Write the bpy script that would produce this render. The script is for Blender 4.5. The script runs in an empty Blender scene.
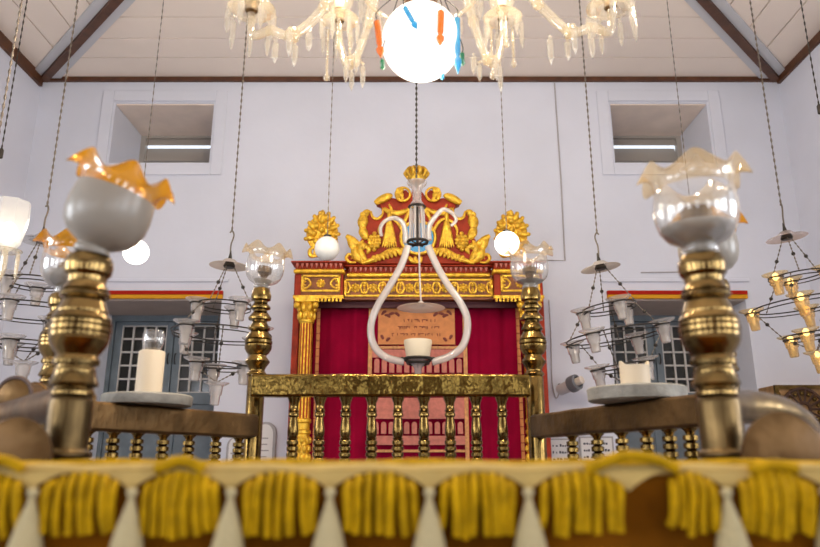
import bpy, bmesh, math, random
from mathutils import Vector, Matrix
random.seed(7)
C = bpy.context.scene
COL = C.collection
PI = math.pi
F = 692.0
TH = math.radians(15.36)
ST, CT = math.sin(TH), math.cos(TH)
EYE = 1.6

def fw(py):
    return CT - (273.5-py)/F*ST
def X(px, py, Y):
    return (px-410)/F/fw(py)*Y
def Z(py, Y):
    v = (273.5-py)/F
    return EYE + (ST+v*CT)/(CT-v*ST)*Y
def P(px, py, Y):
    return Vector((X(px, py, Y), Y, Z(py, Y)))
def M(n, py, Y):                      # length of n pixels at height py and distance Y
    return n/F/fw(py)*Y

# ------------------------------------------------------------------ materials
def srgb(r, g, b):
    def f(c):
        c /= 255
        return c/12.92 if c <= .04045 else ((c+.055)/1.055)**2.4
    return (f(r), f(g), f(b), 1)

def mat(name, col, rough=.5, metal=0, bump=0, bscale=30, var=0, vscale=5, spec=.5, coat=0):
    m = bpy.data.materials.new(name); m.use_nodes = True
    nt = m.node_tree; b = nt.nodes['Principled BSDF']
    b.inputs['Base Color'].default_value = col
    b.inputs['Roughness'].default_value = rough
    b.inputs['Metallic'].default_value = metal
    b.inputs['Specular IOR Level'].default_value = spec
    if coat: b.inputs['Coat Weight'].default_value = coat
    if bump or var:
        tc = nt.nodes.new('ShaderNodeTexCoord')
    if var:
        n = nt.nodes.new('ShaderNodeTexNoise'); n.inputs['Scale'].default_value = vscale; n.inputs['Detail'].default_value = 5
        nt.links.new(tc.outputs['Object'], n.inputs['Vector'])
        cr = nt.nodes.new('ShaderNodeValToRGB')
        cr.color_ramp.elements[0].position = .3; cr.color_ramp.elements[1].position = .7
        cr.color_ramp.elements[0].color = tuple(c*(1-var) for c in col[:3])+(1,)
        cr.color_ramp.elements[1].color = tuple(min(1, c*(1+var*.6)) for c in col[:3])+(1,)
        nt.links.new(n.outputs['Fac'], cr.inputs['Fac']); nt.links.new(cr.outputs['Color'], b.inputs['Base Color'])
    if bump:
        n2 = nt.nodes.new('ShaderNodeTexNoise'); n2.inputs['Scale'].default_value = bscale; n2.inputs['Detail'].default_value = 3
        nt.links.new(tc.outputs['Object'], n2.inputs['Vector'])
        bp = nt.nodes.new('ShaderNodeBump'); bp.inputs['Strength'].default_value = bump; bp.inputs['Distance'].default_value = .01
        nt.links.new(n2.outputs['Fac'], bp.inputs['Height']); nt.links.new(bp.outputs['Normal'], b.inputs['Normal'])
    return m

def glass(name, tint=(1, 1, 1, 1), milky=.12, mcol=(.9, .88, .84, 1), gloss=.75, rough=.06):
    """thin glass: clear body, reflective at grazing angles, a little milky"""
    m = bpy.data.materials.new(name); m.use_nodes = True
    nt = m.node_tree; nt.nodes.clear()
    out = nt.nodes.new('ShaderNodeOutputMaterial')
    tr = nt.nodes.new('ShaderNodeBsdfTransparent'); tr.inputs['Color'].default_value = tint
    gl = nt.nodes.new('ShaderNodeBsdfGlossy'); gl.inputs['Roughness'].default_value = rough
    df = nt.nodes.new('ShaderNodeBsdfDiffuse'); df.inputs['Color'].default_value = mcol
    tl = nt.nodes.new('ShaderNodeBsdfTranslucent'); tl.inputs['Color'].default_value = mcol
    half = nt.nodes.new('ShaderNodeMixShader'); half.inputs[0].default_value = .5
    nt.links.new(df.outputs[0], half.inputs[1]); nt.links.new(tl.outputs[0], half.inputs[2])
    m1 = nt.nodes.new('ShaderNodeMixShader'); m1.inputs[0].default_value = milky
    nt.links.new(tr.outputs[0], m1.inputs[1]); nt.links.new(half.outputs[0], m1.inputs[2])
    lw = nt.nodes.new('ShaderNodeLayerWeight'); lw.inputs['Blend'].default_value = .35
    mul = nt.nodes.new('ShaderNodeMath'); mul.operation = 'MULTIPLY_ADD'; mul.inputs[1].default_value = gloss; mul.inputs[2].default_value = .06
    nt.links.new(lw.outputs['Facing'], mul.inputs[0])
    m2 = nt.nodes.new('ShaderNodeMixShader')
    nt.links.new(mul.outputs[0], m2.inputs[0]); nt.links.new(m1.outputs[0], m2.inputs[1]); nt.links.new(gl.outputs[0], m2.inputs[2])
    nt.links.new(m2.outputs[0], out.inputs[0])
    return m

def emit(name, col, s):
    m = bpy.data.materials.new(name); m.use_nodes = True
    b = m.node_tree.nodes['Principled BSDF']
    b.inputs['Base Color'].default_value = (.8, .78, .74, 1)
    b.inputs['Emission Color'].default_value = col; b.inputs['Emission Strength'].default_value = s
    b.inputs['Roughness'].default_value = .25
    return m

MT = dict(
    wall=mat('plaster', (.715, .73, .81, 1), .85, bump=.12, bscale=14, var=.05, vscale=1.6),
    ceil=mat('painted_planks', (.93, .81, .70, 1), .6, var=.05, vscale=1.3),
    gap=mat('plank_gap', (.06, .04, .03, 1), .9),
    brown=mat('dark_teak', (.105, .036, .012, 1), .5, var=.35, vscale=14),
    bluewhite=mat('pale_blue_paint', (.60, .60, .62, 1), .45),
    floor=mat('floor_tile', (.30, .31, .34, 1), .35, var=.2, vscale=3),
    wood=mat('wood', (.16, .07, .025, 1), .5, var=.3, vscale=9),
    shutter=mat('blue_grey_paint', (.155, .19, .215, 1), .5, var=.25, vscale=6),
    muntin=mat('muntin_paint', (.62, .58, .54, 1), .5),
    pane=mat('dark_pane', (.018, .018, .014, 1), .12),
    trimred=mat('red_paint', (.38, .016, .008, 1), .7, spec=.1),
    trimyel=mat('yellow_paint', (.66, .31, .02, 1), .7, spec=.1),
    louver=mat('louver_paint', (.42, .38, .34, 1), .6),
    brass=mat('brass', (.225, .14, .042, 1), .2, 1, bump=.14, bscale=30, var=.55, vscale=18),
    brasspost=mat('aged_brass', (.245, .158, .058, 1), .21, 1, bump=.14, bscale=20, var=.55, vscale=13),
    verdigris=mat('verdigris_brass', (.135, .085, .032, 1), .34, .9, bump=.3, bscale=18, var=.6, vscale=9),
    brassrail=mat('beaten_brass', (.175, .108, .027, 1), .2, 1, bump=.9, bscale=15, var=.4, vscale=9),
    brassdull=mat('worn_brass', (.15, .083, .03, 1), .4, .85, bump=.4, bscale=24, var=.45, vscale=11),
    gold=mat('gold_leaf', (.88, .47, .035, 1), .33, .5, bump=.8, bscale=42, var=.45, vscale=30),
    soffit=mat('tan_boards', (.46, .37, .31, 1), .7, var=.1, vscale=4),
    golddk=mat('gold_ground', (.20, .06, .012, 1), .5, .2, var=.4, vscale=30),
    arkred=mat('red_lacquer', (.34, .030, .007, 1), .5, var=.35, vscale=14, spec=.2),
    arkdk=mat('dark_maroon', (.065, .006, .010, 1), .6),
    blue=mat('blue_enamel', (.02, .26, .50, 1), .4),
    curtain=mat('crimson_velvet', (.245, .002, .024, 1), .85, bump=.15, bscale=60, var=.25, vscale=3, spec=.05),
    peach=mat('peach_silk', (.64, .235, .07, 1), .7, var=.15, vscale=20),
    rose=mat('rose_embroidery', (.55, .17, .12, 1), .7, var=.2, vscale=30),
    braid=mat('gold_braid', (.62, .27, .09, 1), .6, var=.3, vscale=60),
    ink=mat('brown_thread', (.20, .045, .03, 1), .8),
    iron=mat('blackened_metal', (.045, .038, .032, 1), .45, .7),
    chain=mat('dull_chain', (.17, .14, .11, 1), .45, .7),
    clear=glass('clear_glass', (.97, .96, .94, 1), .13, (.9, .86, .8, 1)),
    cup=glass('cup_glass', (.95, .93, .90, 1), .36, (.88, .82, .76, 1)),
    bell=glass('smoke_bell_glass', (.95, .93, .90, 1), .8, (.84, .75, .66, 1), .4, .2),
    pinkbell=glass('pink_bell_glass', (1, .97, .95, 1), .4, (.95, .80, .74, 1), .4, .15),
    amberrim=glass('amber_rim_glass', (.92, .54, .10, 1), .66, (.72, .31, .008, 1), .7, .08),
    palerim=glass('pale_amber_glass', (.97, .86, .66, 1), .34, (.85, .62, .32, 1), .7, .1),
    fill=mat('frosted_filling', (.30, .26, .21, 1), .3),
    arm=glass('milk_tube_glass', (.95, .94, .92, 1), .62, (.88, .82, .76, 1), .6, .12),
    crystal=glass('crystal', (1, .97, .90, 1), .27, (1, .88, .66, 1), .7, .06),
    prism=glass('prism_glass', (1, .98, .94, 1), .24, (1, .93, .78, 1), .6, .06),
    orangeg=glass('orange_glass', (1, .45, .05, 1), .7, (.85, .30, .01, 1), .5, .1),
    blueg=glass('turquoise_glass', (.3, .75, .95, 1), .7, (.05, .45, .72, 1), .5, .1),
    greeng=glass('green_glass', (.2, .7, .35, 1), .7, (.03, .25, .10, 1), .5, .1),
    frost=mat('frosted_glass', (.68, .57, .40, 1), .45),
    ball=mat('opal_glass', (.80, .77, .70, 1), .25),
    globeon=emit('lit_opal_globe', (1, .93, .84, 1), .75),
    ballon=emit('lit_ball', (1, .95, .86, 1), 3.0),
    tulipon=emit('lit_tulip', (1, .90, .74, 1), .2),
    tulipg=glass('frosted_tulip_glass', (.95, .94, .92, 1), .6, (.95, .92, .86, 1), .5, .15),
    bulb=emit('warm_bulb', (1, .66, .25, 1), 4),
    dimbulb=emit('dim_bulb', (1, .66, .25, 1), 1.6),
    ambercup=glass('amber_cup_glass', (1, .85, .55, 1), .33, (.95, .66, .28, 1), .5, .12),
    cream=mat('cream_sleeve', (.66, .54, .38, 1), .55),
    stone=mat('grey_stone_disc', (.31, .285, .235, 1), .6, .2, bump=.3, bscale=50, var=.3, vscale=20),
    velvet=mat('amber_velvet', (.17, .055, .002, 1), .85, var=.4, vscale=12, spec=.05),
    bullion=mat('gold_cord', (.47, .265, .001, 1), .7, bump=.5, bscale=260, var=.3, vscale=60, spec=.1),
    creamlace=mat('cream_silk', (.52, .36, .12, 1), .7, var=.12, vscale=25, spec=.15),
    alcsoffit=mat('pale_tan_boards', (.90, .75, .64, 1), .7, var=.1, vscale=4),
    bronze=mat('brown_bronze', (.115, .062, .024, 1), .46, 1, bump=.4, bscale=20, var=.4, vscale=9),
    tassel=mat('ivory_tassel', (.46, .37, .19, 1), .7, bump=.4, bscale=160),
    paper=mat('white_paper', (.80, .78, .76, 1), .8),
    print=mat('dark_print', (.07, .07, .09, 1), .8),
    tablet=mat('grey_tablet', (.42, .40, .40, 1), .7, var=.15, vscale=18),
    carve=mat('carved_teak', (.40, .22, .08, 1), .5, var=.4, vscale=20),
    carvedk=mat('dark_carving', (.07, .03, .015, 1), .5),
    camdark=mat('grey_plastic', (.16, .165, .18, 1), .4),
    camwhite=mat('cream_plastic', (.72, .62, .52, 1), .5),
    cable=mat('grey_cable', (.42, .39, .40, 1), .7),
)

# ------------------------------------------------------------------ mesh builder
class MB:
    def __init__(s):
        s.bm = bmesh.new()
    def faces(s, verts, faces):
        vs = [s.bm.verts.new(v) for v in verts]
        for f in faces:
            try: s.bm.faces.new([vs[i] for i in f])
            except ValueError: pass
        return s
    def box(s, lo, hi, mtx=None):
        x0, y0, z0 = lo; x1, y1, z1 = hi
        v = [Vector(p) for p in ((x0,y0,z0),(x1,y0,z0),(x1,y1,z0),(x0,y1,z0),(x0,y0,z1),(x1,y0,z1),(x1,y1,z1),(x0,y1,z1))]
        if mtx: v = [mtx @ p for p in v]
        return s.faces(v, [(0,3,2,1),(4,5,6,7),(0,1,5,4),(1,2,6,5),(2,3,7,6),(3,0,4,7)])
    def prism(s, pts, y0, y1):                 # outline in x,z pushed through y
        n = len(pts)
        v = [(p[0], y0, p[1]) for p in pts]+[(p[0], y1, p[1]) for p in pts]
        f = [tuple(range(n)), tuple(range(2*n-1, n-1, -1))]
        f += [(i, n+i, n+(i+1) % n, (i+1) % n) for i in range(n)]
        return s.faces(v, f)
    def flat(s, pts, z0, z1):                  # outline in x,y pushed through z
        n = len(pts)
        v = [(p[0], p[1], z0) for p in pts]+[(p[0], p[1], z1) for p in pts]
        f = [tuple(range(n-1, -1, -1)), tuple(range(n, 2*n))]
        f += [(i, (i+1) % n, n+(i+1) % n, n+i) for i in range(n)]
        return s.faces(v, f)
    def lathe(s, prof, c=(0,0,0), seg=28, mtx=None, cap=True, mod=None):
        """prof: (z, r) along local z"""
        c = Vector(c); v = []; f = []
        for z, r in prof:
            for k in range(seg):
                a = 2*PI*k/seg
                rr, zz = (r, z) if mod is None else mod(r, z, a)
                p = Vector((rr*math.cos(a), rr*math.sin(a), zz))
                v.append((mtx @ p if mtx else p)+c)
        for i in range(len(prof)-1):
            for k in range(seg):
                a, b = i*seg+k, i*seg+(k+1) % seg
                f.append((a, b, b+seg, a+seg))
        if cap:
            f.append(tuple(range(seg-1, -1, -1)))
            f.append(tuple(range((len(prof)-1)*seg, len(prof)*seg)))
        return s.faces(v, f)
    def sphere(s, c, r, seg=16, rings=10, sc=(1,1,1)):
        prof = [(-math.cos(PI*i/rings), math.sin(PI*i/rings)) for i in range(rings+1)]
        prof[0] = (-1, .02); prof[-1] = (1, .02)
        return s.lathe([(z*r*sc[2], q*r) for z, q in prof], c, seg, Matrix.Diagonal((sc[0], sc[1], 1, 1)))
    def tube(s, path, rad, seg=8, flat=None, closed=False):
        """round tube along a path; rad number or list; flat=(axis, factor) squashes it"""
        path = [Vector(p) for p in path]; n = len(path)
        if not hasattr(rad, '__len__'): rad = [rad]*n
        v = []; f = []; prev = None
        for i, p in enumerate(path):
            if closed: d = path[(i+1) % n]-path[i-1]
            else: d = path[min(i+1, n-1)]-path[max(i-1, 0)]
            if d.length < 1e-9: d = Vector((0,0,1))
            d.normalize()
            if prev is None:
                ref = Vector((0,1,0)) if abs(d.y) < .9 else Vector((0,0,1))
                a = d.cross(ref).normalized()
            else:
                a = (prev - d*prev.dot(d)).normalized()
            prev = a; b = d.cross(a)
            for k in range(seg):
                t = 2*PI*k/seg
                o = (a*math.cos(t)+b*math.sin(t))*rad[i]
                if flat: o[flat[0]] *= flat[1]
                v.append(p+o)
        m = n if closed else n-1
        for i in range(m):
            for k in range(seg):
                a0 = i*seg+k; b0 = i*seg+(k+1) % seg
                a1 = ((i+1) % n)*seg+k; b1 = ((i+1) % n)*seg+(k+1) % seg
                f.append((a0, b0, b1, a1))
        if not closed:
            f.append(tuple(range(seg-1, -1, -1))); f.append(tuple(range((n-1)*seg, n*seg)))
        return s.faces(v, f)
    def ring(s, c, r, t, seg=28, mtx=None, rseg=6):
        pts = [Vector((r*math.cos(2*PI*k/seg), r*math.sin(2*PI*k/seg), 0)) for k in range(seg)]
        if mtx: pts = [mtx @ p for p in pts]
        return s.tube([p+Vector(c) for p in pts], t, rseg, closed=True)
    def chain(s, a, b, r=.006, pitch=.03):
        a = Vector(a); b = Vector(b); n = max(4, int((b-a).length/pitch))
        path = []; rad = []
        for i in range(n):
            for q, k in ((0, .45), (.25, 1), (.5, 1), (.75, .45)):
                path.append(a.lerp(b, (i+q)/n)); rad.append(r*k)
        return s.tube(path, rad, 6)
    def leaf(s, path, w, y, th=.5, lobes=0, seg=10):
        """carved acanthus-like leaf: tapered, flattened and notched along a path of x,z points at depth y"""
        pts = smooth([Vector((p[0], y, p[1])) for p in path], 6)
        n = len(pts); rad = []
        for i in range(n):
            t = i/(n-1)
            r = w*(math.sin(PI*min(1, .12+.88*t))**.7*.95+.05)
            if lobes: r *= .62+.38*abs(math.sin(PI*lobes*t))
            rad.append(max(r, w*.06))
        return s.tube(pts, rad, seg, flat=(1, th))

def smooth(pts, n=6, closed=False):
    pts = [Vector(p) for p in pts]; out = []; m = len(pts)
    for i in range(m if closed else m-1):
        if closed: p0, p1, p2, p3 = pts[i-1], pts[i], pts[(i+1) % m], pts[(i+2) % m]
        else: p0, p1, p2, p3 = pts[max(i-1, 0)], pts[i], pts[i+1], pts[min(i+2, m-1)]
        for k in range(n):
            t = k/n
            out.append(.5*((2*p1)+(p2-p0)*t+(2*p0-5*p1+4*p2-p3)*t*t+(3*p1-p0-3*p2+p3)*t**3))
    if not closed: out.append(pts[-1])
    return out

def root_loc(o):
    v = Vector((0,0,0))
    while o is not None:
        v += o.location; o = o.parent
    return v
def obj(name, mb, m, parent=None, loc=(0,0,0), ang=38, bevel=0, label=None):
    """one mesh object; the builder's points are in world space"""
    me = bpy.data.meshes.new(name)
    off = root_loc(parent)+Vector(loc)
    bmesh.ops.translate(mb.bm, verts=mb.bm.verts, vec=-off)
    bmesh.ops.recalc_face_normals(mb.bm, faces=mb.bm.faces)
    mb.bm.to_mesh(me); mb.bm.free()
    me.materials.append(MT[m] if isinstance(m, str) else m)
    me.polygons.foreach_set('use_smooth', [True]*len(me.polygons))
    me.set_sharp_from_angle(angle=math.radians(ang))
    o = bpy.data.objects.new(name, me); COL.objects.link(o)
    o.location = loc; o.parent = parent
    if bevel:
        b = o.modifiers.new('bevel', 'BEVEL'); b.width = bevel; b.segments = 2; b.limit_method = 'ANGLE'
    if label: o['label'] = label
    return o
def tag(o, label, cat, group=None, kind=None):
    o['label'] = label; o['category'] = cat
    if group: o['group'] = group
    if kind: o['kind'] = kind
    return o
def thing(name, label, cat, loc=(0,0,0), group=None):
    o = bpy.data.objects.new(name, None); COL.objects.link(o); o.location = loc
    return tag(o, label, cat, group)
def struct(name, mb, m, parent=None, **k):
    o = obj(name, mb, m, parent, **k)
    if parent is None: o['kind'] = 'structure'
    return o
def copy_tree(o, parent=None):
    c = o.copy(); COL.objects.link(c); c.parent = parent
    for ch in [q for q in bpy.data.objects if q.parent == o]: copy_tree(ch, c)
    return c

# ------------------------------------------------------------------ the room
YW, XW, ZC = 6.0, 3.58, 5.22
YR = -6.0
DEP = .75
struct('floor', MB().box((-XW-.3, YR-.3, -.1), (XW+.3, YW+DEP+.1, 0)), 'floor')

# back wall with two high alcoves and two window recesses cut through its thickness
ALC = [(-2.835, -1.89, 4.33, 4.948), (1.93, 2.856, 4.33, 4.948)]
REC = [(-2.92, -1.675, .9, 3.012), (1.764, 2.985, .9, 3.012)]
mb = MB()
holes = ALC+REC
xs = sorted({-XW-.3, XW+.3, *[h[0] for h in holes], *[h[1] for h in holes]})
zs = sorted({0, ZC+.1, *[h[2] for h in holes], *[h[3] for h in holes]})
for i in range(len(xs)-1):
    for j in range(len(zs)-1):
        cx, cz = (xs[i]+xs[i+1])/2, (zs[j]+zs[j+1])/2
        if any(h[0] < cx < h[1] and h[2] < cz < h[3] for h in holes): continue
        mb.faces([(xs[i], YW, zs[j]), (xs[i+1], YW, zs[j]), (xs[i+1], YW, zs[j+1]), (xs[i], YW, zs[j+1])], [(0,1,2,3)])
        mb.faces([(xs[i], YW+DEP, zs[j]), (xs[i+1], YW+DEP, zs[j]), (xs[i+1], YW+DEP, zs[j+1]), (xs[i], YW+DEP, zs[j+1])], [(3,2,1,0)])
for a, b, c, d in holes:
    mb.faces([(a,YW,c),(b,YW,c),(b,YW,d),(a,YW,d),(a,YW+DEP,c),(b,YW+DEP,c),(b,YW+DEP,d),(a,YW+DEP,d)],
             [(0,1,5,4),(1,2,6,5),(2,3,7,6),(3,0,4,7)])
bmesh.ops.remove_doubles(mb.bm, verts=mb.bm.verts, dist=1e-5)
struct('wall_back', mb, 'wall')
SIDEWIN = [(-4.6, -3.2), (-1.9, -.5), (.5, 1.7)]       # tall side windows, beside and behind the viewer
for sx, nm in ((-1, 'wall_left'), (1, 'wall_right')):
    mb = MB(); ys = sorted([YR-.3, YW+DEP]+[y for w in SIDEWIN for y in w]); x0, x1 = sorted((sx*XW, sx*(XW+.3)))
    for i in range(len(ys)-1):
        if i % 2 == 1:
            mb.box((x0, ys[i], 0), (x1, ys[i+1], 1.2)); mb.box((x0, ys[i], 3.6), (x1, ys[i+1], ZC+.1))
        else:
            mb.box((x0, ys[i], 0), (x1, ys[i+1], ZC+.1))
    struct(nm, mb, 'wall')
REARWIN = [(-2.6, -1.2), (1.2, 2.6)]
mb = MB(); xr = sorted([-XW, XW]+[x for w in REARWIN for x in w])
for i in range(len(xr)-1):
    if i % 2 == 1:
        mb.box((xr[i], YR-.3, 0), (xr[i+1], YR, 1.2)); mb.box((xr[i], YR-.3, 3.6), (xr[i+1], YR, ZC+.1))
    else: mb.box((xr[i], YR-.3, 0), (xr[i+1], YR, ZC+.1))
struct('wall_rear', mb, 'wood')  # unseen wall; dark wood chosen to darken what the brass reflects

# ceiling of planks mitred at the corners, a dark board above the gaps
mb = MB(); g = .006; z0 = ZC
cuts = [.0, .36]+[.36+.3*k for k in range(1, 11)]
def tri(d): return XW-d
for i in range(len(cuts)-1):
    a, b = cuts[i]+g, cuts[i+1]-g
    ca, cb = XW-a, XW-b
    m_ = .07
    ya, yb = YW-a, YW-b
    if ca-m_ > .05:
        mb.flat([(-ca+m_, ya), (-cb+m_, yb), (cb-m_, yb), (ca-m_, ya)], z0, z0+.02)
    for sx in (-1, 1):
        mb.flat([(sx*ca, YR), (sx*cb, YR), (sx*cb, yb-m_), (sx*ca, ya-m_)], z0, z0+.02)
mb.flat([(-.2, YR), (.2, YR), (.2, YW-XW+.15), (-.2, YW-XW+.15)], z0, z0+.02)
ce = struct('ceiling', mb, 'ceil')
struct('deck', MB().box((-XW-.3, YR-.3, z0+.021), (XW+.3, YW+DEP, z0+.08)), 'gap', ce)
# brown cornice strips and the mitre beams
struct('trim_1', MB().box((-XW, YW-.035, ZC-.042), (XW, YW, ZC)), 'brown')
struct('trim_2', MB().box((-XW, YR, ZC-.11), (-XW+.03, YW-.035, ZC)), 'brown')
struct('trim_3', MB().box((XW-.03, YR, ZC-.08), (XW, YW-.035, ZC)), 'brown')
for k, sx in enumerate((-1, 1)):
    d = Vector((-sx, -1, 0)).normalized(); q = Vector((d.y, -d.x, 0))
    c0 = Vector((sx*(XW-.03), YW-.03, 0)); c1 = c0+d*4.6
    def strip(u0, u1, za, zb):
        return MB().flat([(c0+q*u0).xy, (c1+q*u0).xy, (c1+q*u1).xy, (c0+q*u1).xy], za, zb)
    o = struct('trim_%d' % (4+k), strip(-.035, .035, ZC-.05, ZC), 'brown')
    for u0, u1 in ((-.115, -.037), (.037, .115)):
        struct('edging', strip(u0, u1, ZC-.02, ZC), 'bluewhite', o)
# raised plaster borders round the alcoves
for k, (a, b, c, d) in enumerate(ALC):
    e = .13; mb = MB()
    mb.box((a-e, YW-.018, c-e), (a-.02, YW, d+e)); mb.box((b+.02, YW-.018, c-e), (b+e, YW, d+e))
    mb.box((a-.02, YW-.018, d+.02), (b+.02, YW, d+e)); mb.box((a-.02, YW-.018, c-e), (b+.02, YW, c-.02))
    struct('trim_%d' % (6+k), mb, 'wall', bevel=.006)
    # louvred window at the back of the alcove
    fr = MB(); y0, y1 = YW+DEP-.09, YW+DEP-.03; w = .05
    fr.box((a, y0, c), (a+w, y1, d)); fr.box((b-w, y0, c), (b, y1, d)); fr.box((a+w, y0, d-.035), (b-w, y1, d)); fr.box((a+w, y0, c), (b-w, y1, c+.05))
    wi = struct('window_%d' % (1+k), fr, 'louver')
    mb = MB(); n = 4
    for i in range(n):
        zz = c+.085+i*.118+(.06 if i == 3 else 0)
        mb.faces([(a+w,y0+.01,zz),(b-w,y0+.01,zz),(b-w,y1+.02,zz+.165),(a+w,y1+.02,zz+.165),(a+w,y0+.01,zz+.014),(b-w,y0+.01,zz+.014),(b-w,y1+.02,zz+.179),(a+w,y1+.02,zz+.179)],
                 [(0,1,2,3),(7,6,5,4),(0,4,5,1),(2,6,7,3),(0,3,7,4),(1,5,6,2)])
    struct('louver_slats', mb, 'louver', wi)
    struct('soffit_board', MB().box((a+.004, YW+.01, d-.012), (b-.004, YW+DEP-.09, d-.001)), 'alcsoffit', wi)
# painted red and yellow edge over each recess
for k, (a, b, c, d) in enumerate(REC):
    o = struct('trim_%d' % (8+k), MB().box((a-.01, YW-.035, d+.036), (b+.01, YW, d+.07)), 'trimred')
    struct('yellow_band', MB().box((a-.01, YW-.03, d), (b+.01, YW, d+.034)), 'trimyel', o)
    struct('plaster_ledge', MB().box((a-.05, YW-.02, d+.155), (b+.05, YW, d+.185)), 'wall', o, bevel=.006)

def leaf_pts(o): pass
def shutter_window(name, a, b, c, d):
    y0, y1 = YW+DEP-.10, YW+DEP-.03
    fr = MB(); w = .04; zm = Z(398, 6.7)
    fr.box((a, y0, c), (a+w, y1, d)); fr.box((b-w, y0, c), (b, y1, d)); fr.box((a+w, y0, d-.07), (b-w, y1, d)); fr.box((a+w, y0, c), (b-w, y1, c+.06))
    root = struct(name, fr, 'shutter')
    mid = (a+b)/2
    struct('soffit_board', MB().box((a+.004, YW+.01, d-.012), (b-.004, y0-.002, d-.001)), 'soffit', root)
    struct('outer_shutter', MB().box((a, y1+.005, c), (b, y1+.03, d)), 'pane', root)
    for s, (l, r) in ((-1, (a+w+.004, mid-.004)), (1, (mid+.004, b-w-.004))):
        lb = MB(); t0, t1 = y0+.012, y1-.012; sw = .07
        ztop, zbot = d-.074, c+.064
        gz0, gz1 = Z(393, 6.7), Z(326.5, 6.7)
        lb.box((l, t0, zbot), (l+sw, t1, ztop)); lb.box((r-sw, t0, zbot), (r, t1, ztop))
        lb.box((l+sw, t0, gz1), (r-sw, t1, ztop)); lb.box((l+sw, t0, gz0-.11), (r-sw, t1, gz0)); lb.box((l+sw, t0, zbot), (r-sw, t1, zbot+.09))
        lb.box((l+sw, t0+.015, zbot+.09), (r-sw, t1-.005, gz0-.11))
        lf = struct('casement_leaf', lb, 'shutter', root, bevel=.004)
        struct('pane', MB().box((l+sw, t0+.025, gz0), (r-sw, t0+.03, gz1)), 'pane', lf)
        mm = MB(); nx, nz = 4, 5; gw = (r-l-2*sw)
        for i in range(nx+1):
            x = l+sw+gw*i/nx; mm.box((x-.008, t0+.002, gz0), (x+.008, t0+.022, gz1))
        for j in range(nz+1):
            z = gz0+(gz1-gz0)*j/nz; mm.box((l+sw, t0+.001, z-.008), (r-sw, t0+.023, z+.008))
        struct('muntin', mm, 'muntin', lf)
        hx = r-.03 if s < 0 else l+.03
        struct('handle', MB().tube(smooth([(hx, t0-.004, (gz0+gz1)/2+.05), (hx, t0-.03, (gz0+gz1)/2+.03), (hx, t0-.03, (gz0+gz1)/2-.03), (hx, t0-.004, (gz0+gz1)/2-.05)], 4), .006), 'iron', lf)
shutter_window('window_3', *REC[0]); shutter_window('window_4', *REC[1])

# windows that let daylight in, beside and behind the viewer
def day_window(name, c, w, h, axis, sgn, power):
    fr = MB()
    def bx(u0, u1, z0, z1, t=.03):
        if axis == 'x': fr.box((c[0]-t, c[1]+u0, z0), (c[0]+t, c[1]+u1, z1))
        else: fr.box((c[0]+u0, c[1]-t, z0), (c[0]+u1, c[1]+t, z1))
    z0, z1 = c[2]-h/2, c[2]+h/2
    bx(-w/2, -w/2+.06, z0, z1); bx(w/2-.06, w/2, z0, z1); bx(-w/2+.06, w/2-.06, z0, z0+.06); bx(-w/2+.06, w/2-.06, z1-.06, z1)
    bx(-.025, .025, z0+.06, z1-.06)
    for k in (1, 2, 3): bx(-w/2+.06, w/2-.06, z0+h*k/4-.012, z0+h*k/4+.012, .02)
    struct(name, fr, 'shutter')
    L = bpy.data.lights.new('daylight', 'AREA'); L.shape = 'RECTANGLE'; L.size = w-.1; L.size_y = h-.1
    L.energy = power; L.color = (.90, .94, 1.0)
    o = bpy.data.objects.new('daylight', L); COL.objects.link(o)
    o.location = Vector(c)-Vector((sgn*.06 if axis == 'x' else 0, sgn*.06 if axis == 'y' else 0, 0))
    if axis == 'x': o.rotation_euler = (0, PI/2*sgn, PI) if False else (PI/2, 0, PI/2 if sgn > 0 else -PI/2)
    else: o.rotation_euler = (PI/2, 0, 0 if False else (PI if sgn > 0 else 0))
    # area lights shine along local -Z: turn that towards the room's middle
    d = Vector((-sgn if axis == 'x' else 0, -sgn if axis == 'y' else 0, 0))
    o.rotation_euler = d.to_track_quat('-Z', 'Z').to_euler()
k = 5
PW = 66
for sx in (-1, 1):
    for (ya, yb) in SIDEWIN:
        day_window('window_%d' % k, (sx*(XW+.12), (ya+yb)/2, 2.4), yb-ya, 2.4, 'x', sx, PW); k += 1
for (xa, xb) in REARWIN:
    day_window('window_%d' % k, ((xa+xb)/2, YR-.12, 2.4), xb-xa, 2.4, 'y', -1, 26); k += 1

# cable runs on the back wall
def cable(path, r, label):
    mb = MB().tube(path, r, 6); base = Vector(path[-1])
    tag(obj('wall_cable', mb, 'cable', loc=base), label, 'cable', 'cables on the back wall')
YC = YW-.008
cable([P(540, 260, YC), P(565, 260.5, YC), P(561, 180, YC), P(554.5, 83, YC)], .007, 'grey cable dropping down the white back wall and turning in behind the ark')
cable([P(641, 272.5, YC), P(683, 272, YC)], .006, 'short dark cable run level across the wall above the red and yellow edging')
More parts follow.
